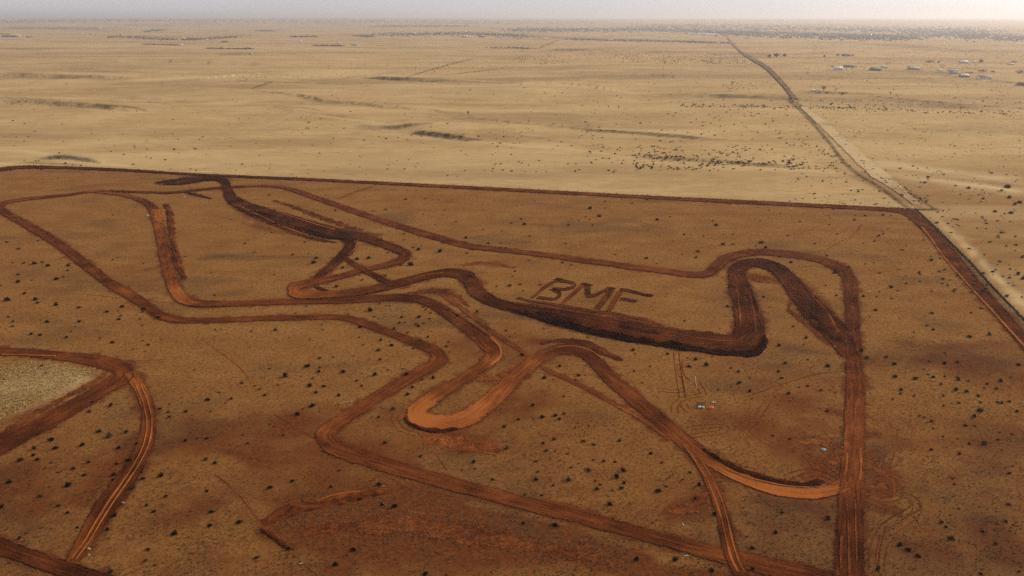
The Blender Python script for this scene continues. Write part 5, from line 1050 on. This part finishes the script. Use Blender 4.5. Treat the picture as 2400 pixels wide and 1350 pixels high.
g1 = 'ranch buildings in the right distance'
house('white-fronted barn with a bright white roof beside the brown driveway', 1965, 165, 20, 9, 'white', 'white', group=g1, name='barn')
house('low dark-roofed house just behind the white barn', 1992, 158, 22, 5, 'brown', 'dgrey', group=g1)
house('dark grey house with a small porch, front one of two', 2054, 166, 22, 8, 'dgrey', 'grey', group=g1)
house('long cream shed behind the dark grey house', 2072, 160, 16, 5, 'cream', 'cream', group=g1, name='shed', kind='shed')
house('blue-grey low house standing alone at mid right', 2144, 164, 25, 6.5, 'grey', 'blue', group=g1)
house('tiny cream hut left of the walled compound', 2203, 166, 8, 4, 'cream', 'white', group=g1, name='hut')
house('long low white-roofed shed at the back of the compound', 2236, 167.5, 21, 3.5, 'grey', 'white', group=g1, name='shed', kind='shed')
house('grey house in the middle of the compound', 2237, 173, 17, 5.5, 'blue', 'grey', group=g1)
house('white-roofed garage with a black opening in the compound', 2262, 181, 20, 7.5, 'dgrey', 'white', group=g1, name='garage')
house('grey-roofed white-walled house, nearest of the compound', 2311, 186, 30, 9, 'white', 'grey', group=g1)
house('white-roofed house with a grey lower wing, upper right', 2260, 149, 18, 7, 'blue', 'white', group=g1)
house('small white house beside a dark round tree', 2285, 147, 8, 4, 'white', 'white', group=g1)
house('white-roofed shed near the right edge under grey trees', 2371, 152, 12, 4, 'blue', 'white', group=g1, name='shed')
house('grey box-like house between two dark small trees', 1986, 132, 15, 5.5, 'grey', 'grey', group=g1, kind='shed')
house('reddish building cut by the right edge of the picture', 2400, 201, 22, 8, 'red', 'brown', group=g1)
house('small white farm shed below the bare tree', 1922, 217, 10, 5, 'white', 'grey', group=g1, name='shed')
house('white trailer-like shed left of the farm shed', 1908, 215, 7, 3.5, 'white', 'white', group=g1, name='shed', kind='shed')
g2 = 'buildings scattered over the middle distance'
LEFT = [('long grey metal hall at the far left edge', 22, 87, 36, 5, 'grey', 'blue', 'hall'), ('white end block of the long grey hall', 42, 87.5, 8, 4, 'white', 'white', 'shed'), ('brown low house right of the long grey hall', 67, 88.5, 12, 3, 'brown', 'brown', 'house'),
 ('small white house alone on the left plain', 190, 81, 5, 3, 'white', 'white', 'house'), ('cream house right of the small white one', 214, 80.5, 5, 3, 'cream', 'cream', 'house'), ('pale grey house standing high on the left plain', 228, 69, 12, 4.5, 'cream', 'grey', 'house'), ('cream house below the dark tree line at left', 284, 83, 6, 3, 'cream', 'grey', 'house'), ('brown double house in the left middle distance', 258, 89, 14, 3.5, 'brown', 'dgrey', 'house'), ('white cottage among the left brown sheds', 419, 96.5, 5, 4, 'white', 'white', 'house'), ('pale cottage right of the white cottage', 430, 92, 6, 3.5, 'cream', 'white', 'house'), ('white cottage east of the left tree row', 484, 95, 5, 3, 'white', 'white', 'house'), ('pale long shed at the end of the left tree row', 420, 107, 12, 3.5, 'white', 'cream', 'shed'), ('brown shed on the light strip', 526, 99, 13, 3, 'brown', 'brown', 'shed'), ('blue-grey shed at the dark burnt strip', 583, 115, 12, 4, 'blue', 'blue', 'shed'), ('small grey shed at the end of the dark smear', 586, 128, 9, 3.5, 'cream', 'grey', 'shed'),
 ('bright white house left of the central tree row', 704, 98.5, 6, 3.5, 'white', 'white', 'house'), ('cream house beside the central tree row', 793, 102, 8, 3.5, 'cream', 'white', 'house'), ('long low pale shed on the central strip', 831, 107, 16, 3, 'cream', 'grey', 'shed'), ('white house with bright roof at the village edge', 962, 87.5, 7, 4, 'white', 'white', 'house'), ('pale blue barn deeper in the village', 971, 80, 8, 3.5, 'blue', 'white', 'barn'), ('cream cottage on the village front row', 1009, 87, 9, 3, 'cream', 'white', 'house'), ('wide cream barn on the village front row', 1088, 87.5, 15, 5, 'white', 'cream', 'barn'), ('blue-roofed barn with a dark base, village front row', 1129, 87.5, 16, 4.5, 'dgrey', 'blue', 'barn'), ('white barn with a pale blue roof, village front row', 1170, 89, 16, 5, 'white', 'blue', 'barn'), ('long white barn alone right of the village', 1275, 92, 17, 3.5, 'white', 'white', 'barn'), ('white shed on the brown tree line', 1430, 95, 14, 3, 'white', 'white', 'shed'), ('very long white greenhouse in front of the hazy town', 1653, 82, 62, 2.6, 'white', 'white', 'greenhouse'), ('white shed behind the central fields', 1361, 74.5, 18, 2.6, 'white', 'white', 'shed'), ('cream house at the end of the brown tree line', 1682, 102, 9, 3, 'white', 'cream', 'house'), ('small white barn left in the hazy town', 1832, 83.5, 8, 2.6, 'white', 'white', 'barn'), ('white barn near the right of the hazy town', 2227, 89, 11, 2.8, 'white', 'white', 'barn'), ('white long barn near the right edge below the town', 2382, 103, 15, 2.8, 'white', 'white', 'barn'), ('pale roof in the middle of the hazy town', 2082, 91, 7, 2.4, 'white', 'white', 'house'), ('pale roof left of the town middle', 1915, 88, 7, 2.4, 'white', 'white', 'house')]
for L_ in LEFT:
    house(L_[0], L_[1], L_[2], L_[3], L_[4], L_[5], L_[6], group=g2, name=L_[7], kind='gable' if L_[7] in ('house', 'barn') else 'shed')
# far town houses, indistinguishable specks: one built, the rest copied
proto = None
n = 110
txs = np.r_[rng.uniform(1180, 2400, 84), rng.uniform(330, 1180, 26)]
for i in range(n):
    x_ = txs[i]
    y_ = (rng.uniform(60, 92) if x_ > 1700 else rng.uniform(66, 80)) if i < 84 else rng.uniform(48, 84)
    if proto is None:
        proto = empty('town_house', (0, 0, 0))
        part_box('wall', HM['white'], proto, -8, 8, 0, 9, -2, 3.2)
        V = [(-8.5, -.5, 3.2), (8.5, -.5, 3.2), (8.5, 4.5, 5.4), (-8.5, 4.5, 5.4), (-8.5, 9.5, 3.2), (8.5, 9.5, 3.2)]
        mesh_np('roof', V, [(0, 1, 2, 3), (3, 2, 5, 4), (0, 4, 5, 1)], [(0, 3, 4), (1, 5, 2)], HM['cream'], proto)
        o = proto
    else:
        o = proto.copy(); COL.objects.link(o)
        for ch in proto.children:
            c_ = ch.copy(); COL.objects.link(c_); c_.parent = o
    o.location = G(float(x_), float(y_)); o.rotation_euler = (0, 0, random.uniform(-.5, .5))
    f = random.uniform(.6, 1.5); o.scale = (f, f, random.uniform(.8, 1.4))
    tag(o, 'tiny pale house in the hazy distant town', 'house', 'tiny houses of the hazy distant town')

# ------------------------------------------------------------------ trees
M_EVER = plain('evergreen_foliage', (.030, .038, .018), .5, .5); M_BARE = plain('bare_twigs', (.11, .085, .075), .3, 1); M_TRUNK = plain('bark', (.07, .05, .04), .3, 2)
M_RED = plain('red_brown_twigs', (.16, .065, .035), .4, .5); M_GREYT = plain('grey_twigs', (.13, .10, .085), .3, .5)
def tree(label, px, py, w, h, kind='ever', group='trees by the distant ranches', name='tree'):
    p = G(float(px), float(py)); k = float(ppm(float(px), float(py)))
    W, H = w / k, h / k
    sd = int(px * 13 + py) % 9999; rnd = np.random.default_rng(sd)
    e = empty(name, p)
    V, F = [], []
    if kind == 'bare':
        prism(V, F, (0, 0, -.3), (0, 0, H * .35), W * .05, W * .04, 5)
        V2, F2 = [], []
        for i in range(16):
            a = rnd.uniform(0, 6.28); el = rnd.uniform(.5, 1.3)
            q0 = np.array((0, 0, H * rnd.uniform(.2, .38)))
            q1 = q0 + np.array((math.cos(a) * math.cos(el) * W * .3, math.sin(a) * math.cos(el) * W * .3, math.sin(el) * H * .3))
            prism(V2, F2, q0, q1, W * .03, W * .02)
            for j in range(4):
                a2 = a + rnd.normal(0, .7); e2 = rnd.uniform(.3, 1.4)
                q2 = q1 + np.array((math.cos(a2) * math.cos(e2) * W * .25, math.sin(a2) * math.cos(e2) * W * .25, math.sin(e2) * H * .34))
                prism(V2, F2, q1, q2, W * .018, W * .008)
        mesh_np('trunk', V, None, F, M_TRUNK, e); mesh_np('crown', V2, None, F2, M_BARE, e)
    else:
        prism(V, F, (0, 0, -.3), (0, 0, H * .5), W * .05, W * .03, 5)
        for i in range(4):
            a = rnd.uniform(0, 6.28); prism(V, F, (0, 0, H * .25), (math.cos(a) * W * .25, math.sin(a) * W * .25, H * .6), W * .03, W * .01)
        V2, F2 = [], []
        for i in range(110):
            d = rnd.normal(0, 1, 3); d /= np.linalg.norm(d); r = rnd.uniform(.25, 1) ** .5
            c = (d[0] * W * .46 * r, d[1] * min(W, H * 1.6) * .42 * r, H * .52 + d[2] * H * .42 * r)
            clump(V2, F2, c, rnd.uniform(.5, 1.1) * min(W, H) * .13, rnd)
        mesh_np('trunk', V, None, F, M_TRUNK, e); mesh_np('crown', V2, None, F2, {'ever': M_EVER, 'red': M_RED, 'grey': M_GREYT}[kind], e)
    return tag(e, label, 'tree' if name == 'tree' else 'shrubs', group)
tree('lone bare tree standing on the pale plain', 1097, 271, 7, 13, 'bare')
tree('small lone dark tree on the plain right of the bare tree', 1450, 254, 6, 8, 'bare')
tree('tall grey bare tree behind the small farm shed', 1930, 214, 15, 15, 'bare')
tree('thin pole-like bare tree right of the farm shed', 1958, 217, 4, 12, 'bare')
tree('long low dark thicket right of the farm shed', 1976, 221, 32, 6, 'grey', name='thicket')
tree('grey low brush around the farm shed', 1938, 219, 16, 5, 'grey', name='thicket')
tree('dark evergreen at the left of the roadside clump', 1803, 134, 8, 7, 'ever')
tree('broad dark evergreen in the middle of the roadside clump', 1819, 134, 14, 9, 'ever')
tree('dark evergreen standing apart right of the clump', 1838, 133, 10, 7, 'ever')
tree('small pointed dark tree left of the grey box-like house', 1974, 132, 5, 6, 'ever')
tree('small dark tree right of the grey box-like house', 1998, 132, 5, 4.5, 'ever')
tree('grey bare thicket left of the grey box-like house', 1963, 131, 10, 5, 'grey', name='thicket')
tree('tiny grey tree on the lane left of the box-like house', 1932, 134, 5, 5, 'grey')
tree('long red-brown hedge right of the compound', 2303, 169, 28, 7, 'red', name='hedge')
tree('small brown bush at the end of the red-brown hedge', 2325, 169.5, 7, 4, 'grey', name='thicket')
tree('brown round thicket at the right edge', 2390, 172, 22, 8, 'red', name='thicket')
tree('dark round tree right of the small white house', 2299, 147, 10, 8, 'ever')
tree('dark round bush alone on the upper right plain', 2199, 148, 7, 5, 'ever', name='thicket')
tree('long brown-grey thicket left of the round bush', 2178, 147, 26, 6, 'grey', name='thicket')
tree('grey-green trees above the right edge shed', 2376, 148, 22, 5, 'grey', name='thicket')
tree('dark small bush left of the white barn', 1950, 157, 6, 3.5, 'ever', name='thicket')
tree('brown thicket behind the garage of the compound', 2272, 173, 24, 5, 'red', name='thicket')
tree('brown hedge behind the long white-roofed shed', 2232, 164, 24, 4, 'red', name='hedge')
tree('dark thin tree right of the nearest compound house', 2330, 170, 4, 4, 'grey')

# far tree belts: a mass nobody could count
fp, fs = [], []
def belt(pts, n, spread, smin, smax):
    S = spline(np.array(pts, float), 12)
    t = rng.uniform(0, len(S) - 1.001, n); i = t.astype(int); f = (t - i)[:, None]
    Q = S[i] * (1 - f) + S[i + 1] * f
    n = n * 2; t = rng.uniform(0, len(S) - 1.001, n); i = t.astype(int); f = (t - i)[:, None]; Q = S[i] * (1 - f) + S[i + 1] * f; smax *= 1.25
    fp.append(G(Q[:, 0] + rng.normal(0, spread * 8, n), np.maximum(Q[:, 1] + rng.normal(0, spread, n), 45))); fs.append(rng.uniform(smin, smax, n))
belt([(880, 82), (1000, 80), (1120, 80), (1230, 86)], 420, 2.2, 4, 10); belt([(1330, 92), (1450, 95), (1600, 98), (1715, 102)], 260, 1.0, 3, 8)
belt([(1190, 70), (1350, 70), (1500, 69), (1700, 76)], 900, 2.6, 6, 14); belt([(1680, 76), (1850, 82), (2000, 86), (2140, 88)], 900, 3.5, 6, 13)
belt([(1500, 62), (1900, 66), (2300, 74)], 900, 4, 8, 18); belt([(2160, 80), (2280, 84), (2420, 92)], 500, 4, 6, 12); belt([(880, 62), (1000, 61), (1100, 62)], 260, 1.2, 6, 14)
belt([(260, 84), (380, 92), (470, 92), (560, 86)], 260, 1.2, 3, 8); belt([(340, 104), (380, 105), (415, 106)], 90, .4, 3, 7); belt([(490, 114), (540, 114.5), (590, 115)], 90, .5, 3, 7); belt([(735, 107), (780, 107.5), (800, 108)], 70, .4, 4, 8); belt([(340, 74), (385, 70)], 80, 1, 5, 10); belt([(680, 86), (740, 86)], 80, .6, 5, 9)
belt([(600, 72), (640, 73)], 60, .8, 5, 10); belt([(830, 84), (870, 86)], 80, .8, 4, 9); belt([(1150, 112), (1210, 112), (1245, 115)], 90, 1, 2, 5); belt([(1290, 117), (1340, 117), (1375, 118)], 60, .6, 2, 4); belt([(0, 80), (20, 80)], 20, .3, 4, 8); belt([(0, 50), (400, 48), (900, 50), (1400, 52)], 500, 2, 10, 26)
P = np.concatenate(fp); s = np.concatenate(fs)
ft = scatter('distant_trees', SMALL, P, s, plain('far_tree_foliage', (.085, .066, .062), .4, .05), s * .75)
tag(ft, 'distant belts of bare trees around the hazy town', 'trees', None, 'stuff')

# ------------------------------------------------------------------ small things lying about
M_WHITE = plain('white_plastic', (.50, .47, .42), .06, 4, .5, .4); M_ORANGE = plain('orange_plastic', (.75, .13, .03), .1, 4, .45, .4); M_WOOD = plain('brown_timber', (.10, .055, .03), .3, 4); M_SACK = plain('pale_sack', (.50, .47, .36), .2, 3); M_LID = plain('blue_grey_lid', (.17, .20, .24), .15, 3, .5, .4); M_STONE = plain('pale_stone', (.36, .27, .17), .25, 5)
e = empty('slatted_frame', G(1643., 952.))
for x_ in (-1.0, -.33, .33, 1.0): part_box('post', M_WOOD, e, x_ - .05, x_ + .05, .5, .6, 0, 1.0)
for z_ in (.2, .45, .7, .93): part_box('slat', M_WOOD, e, -1.1, 1.1, .44, .497, z_, z_ + .09)
for x_ in (-1.0, 1.0): part_box('side_rail', M_WOOD, e, x_ - .05, x_ + .05, -.6, .43, .55, .65); part_box('post', M_WOOD, e, x_ - .052, x_ + .052, -.7, -.603, 0, .8)
part_box('deck_board', M_WOOD, e, -1.05, 1.05, -.6, .42, .08, .16)
tag(e, 'brown slatted wooden frame standing on bare ground near the black bank', 'frame')
def crate(label, px, py, w, d, h, mat):
    e = empty('crate', G(px, py), random.uniform(-.2, .2))
    part_box('body', mat, e, -w / 2, w / 2, 0, d, 0, h); part_box('lid', mat, e, -w / 2 - .04, w / 2 + .04, -.04, d + .04, h, h + .07)
    return tag(e, label, 'crate', 'white crates by the slatted frame')
crate('white crate at the left foot of the slatted frame', 1640., 957., .75, .5, .45, M_WHITE); crate('white crate at the right foot of the slatted frame', 1648., 957.5, .7, .5, .38, M_SACK)
V = [(-.75, -.3, 0), (.75, -.3, 0), (.75, .3, 0), (-.75, .3, 0), (-.7, -.2, .2), (.7, -.2, .2), (.7, .2, .2), (-.7, .2, .2), (-.68, -.09, .55), (.68, -.09, .55), (.68, .09, .55), (-.68, .09, .55)]
Fb = [(0, 3, 2, 1), (8, 9, 10, 11)]
for a in (0, 4):
    for i in range(4): Fb.append((a + i, a + (i + 1) % 4, a + 4 + (i + 1) % 4, a + 4 + i))
o = mesh_np('plastic_barrier', V, Fb, None, M_ORANGE); o.location = G(1667., 957.); o.rotation_euler = (0, 0, -.1)
tag(o, 'bright orange plastic barrier piece beside the slatted frame', 'barrier')
V, F = [], []
rnd = np.random.default_rng(5)
for i in range(5): clump(V, F, (rnd.normal(0, .25), rnd.normal(0, .18), .16), .26, rnd)
o = mesh_np('sack', V, None, F, M_SACK); o.location = G(1673., 944.); tag(o, 'pale crumpled sack behind the orange barrier', 'sack')
def pipe(name, label, pts, r, mat, cat):
    W = G(np.array([p[0] for p in pts], float), np.array([p[1] for p in pts], float)); W = spline(W, 5); W[:, 2] = height(W[:, 0], W[:, 1]) + r
    V, F = [], []
    for a, b in zip(W[:-1], W[1:]): prism(V, F, a, b, r, r, 6)
    o = mesh_np(name, V, None, F, mat); return tag(o, label, cat)
pipe('hose', 'thin white hose lying across the bare ground above the slatted frame', [(1629, 882), (1630.5, 895), (1632, 905), (1636, 912)], .045, M_WHITE, 'hose')
pipe('white_pipe', 'short white pipe standing out beside the lower straight', [(1600, 1228), (1602.5, 1233.5)], .10, M_WHITE, 'pipe')
pipe('white_pipe', 'short white pipe lying below the lower straight', [(1604, 1304), (1613, 1301.5)], .08, M_WHITE, 'pipe')
pipe('white_pipe', 'pale stick lying at the foot of the scraped patch', [(701, 1322.5), (710.5, 1320)], .08, M_SACK, 'pipe')
V, F = [], []
for i in range(14):
    a = 2 * math.pi * i / 14
    V += [(.6 * math.cos(a), .6 * math.sin(a), 0), (.56 * math.cos(a), .56 * math.sin(a), .28), (.12 * math.cos(a), .12 * math.sin(a), .36)]
Fq_ = []
for i in range(14):
    j = (i + 1) % 14; Fq_ += [(3 * i, 3 * j, 3 * j + 1, 3 * i + 1), (3 * i + 1, 3 * j + 1, 3 * j + 2, 3 * i + 2)]
V.append((0, 0, .36)); F = [(3 * i + 2, 3 * ((i + 1) % 14) + 2, len(V) - 1) for i in range(14)]
o = mesh_np('round_lid', V, Fq_, F, M_LID); o.location = G(1930., 1055.); tag(o, 'round blue-grey lid lying left of the straight', 'lid')
def stone(label, px, py, w, mat=M_STONE):
    rnd = np.random.default_rng(int(px * 7 + py)); V, F = [], []
    r = .5 * w / float(ppm(px, py))
    clump(V, F, (0, 0, r * .5), r, rnd); clump(V, F, (r * .5, r * .2, r * .35), r * .6, rnd)
    o = mesh_np('white_stone', V, None, F, mat); o.location = G(px, py); return tag(o, label, 'stone', 'white stones scattered on the plain')
for t_ in [('white stone just below the far road near the property corner', 1852., 490., 3), ('white stone in the field below the property corner', 1962.5, 541., 4), ('white stone above the crown of the top right sweep', 1936., 571., 3), ('white stone between the perimeter road and the straight', 2136., 616., 3.5), ('white stone beside a bush right of the straight', 2036., 684.5, 5), ('white stone beside the perimeter road at the right', 2308., 760., 4.5), ('white stone left of the orange jump ramp', 347., 506., 5), ('white stone inside the small dark hairpin', 1791., 635.5, 3), ('pale stone in the lower central field', 822., 943., 6), ('pale stone outside the outer bend', 1047., 857., 4), ('pale stone inside the forked lane', 282., 984., 3.5), ('pale hook-shaped stone right of the forked lane', 289., 1180., 7), ('pale stone heap where the lane meets the dark road', 207., 1288., 9), ('smaller pale stone heap beside the dark road', 208., 1302., 7), ('white stone at the tip of the right-hand dark leg', 1957., 813.5, 3.5), ('pale stone above the dark herb patch bush', 2185., 873., 4), ('white stone at the outer corner of the black bank', 1789.5, 825., 3), ('white speck stone near the dark patch below the far fence', 433., 462., 4)]:
    stone(*t_, mat=M_WHITE if 'white' in t_[0] else M_STONE)

# ------------------------------------------------------------------ haze: the dusty air between here and the horizon
Vb, Fb = boxv(-62000, 62000, -4000, 48000, -45, 185)
hz = mesh_np('haze', Vb, Fb, None, None)
mh = bpy.data.materials.new('haze'); mh.use_nodes = True; nt = mh.node_tree; nt.nodes.clear()
ho = nt.nodes.new('ShaderNodeOutputMaterial'); pv = nt.nodes.new('ShaderNodeVolumePrincipled')
pv.inputs['Color'].default_value = (.93, .91, .93, 1); pv.inputs['Density'].default_value = 8.5e-5; pv.inputs['Anisotropy'].default_value = .5
nt.links.new(pv.outputs[0], ho.inputs['Volume']); hz.data.materials.append(mh)
tag(hz, 'pale dusty haze hanging over the whole plain', 'haze', None, 'stuff')
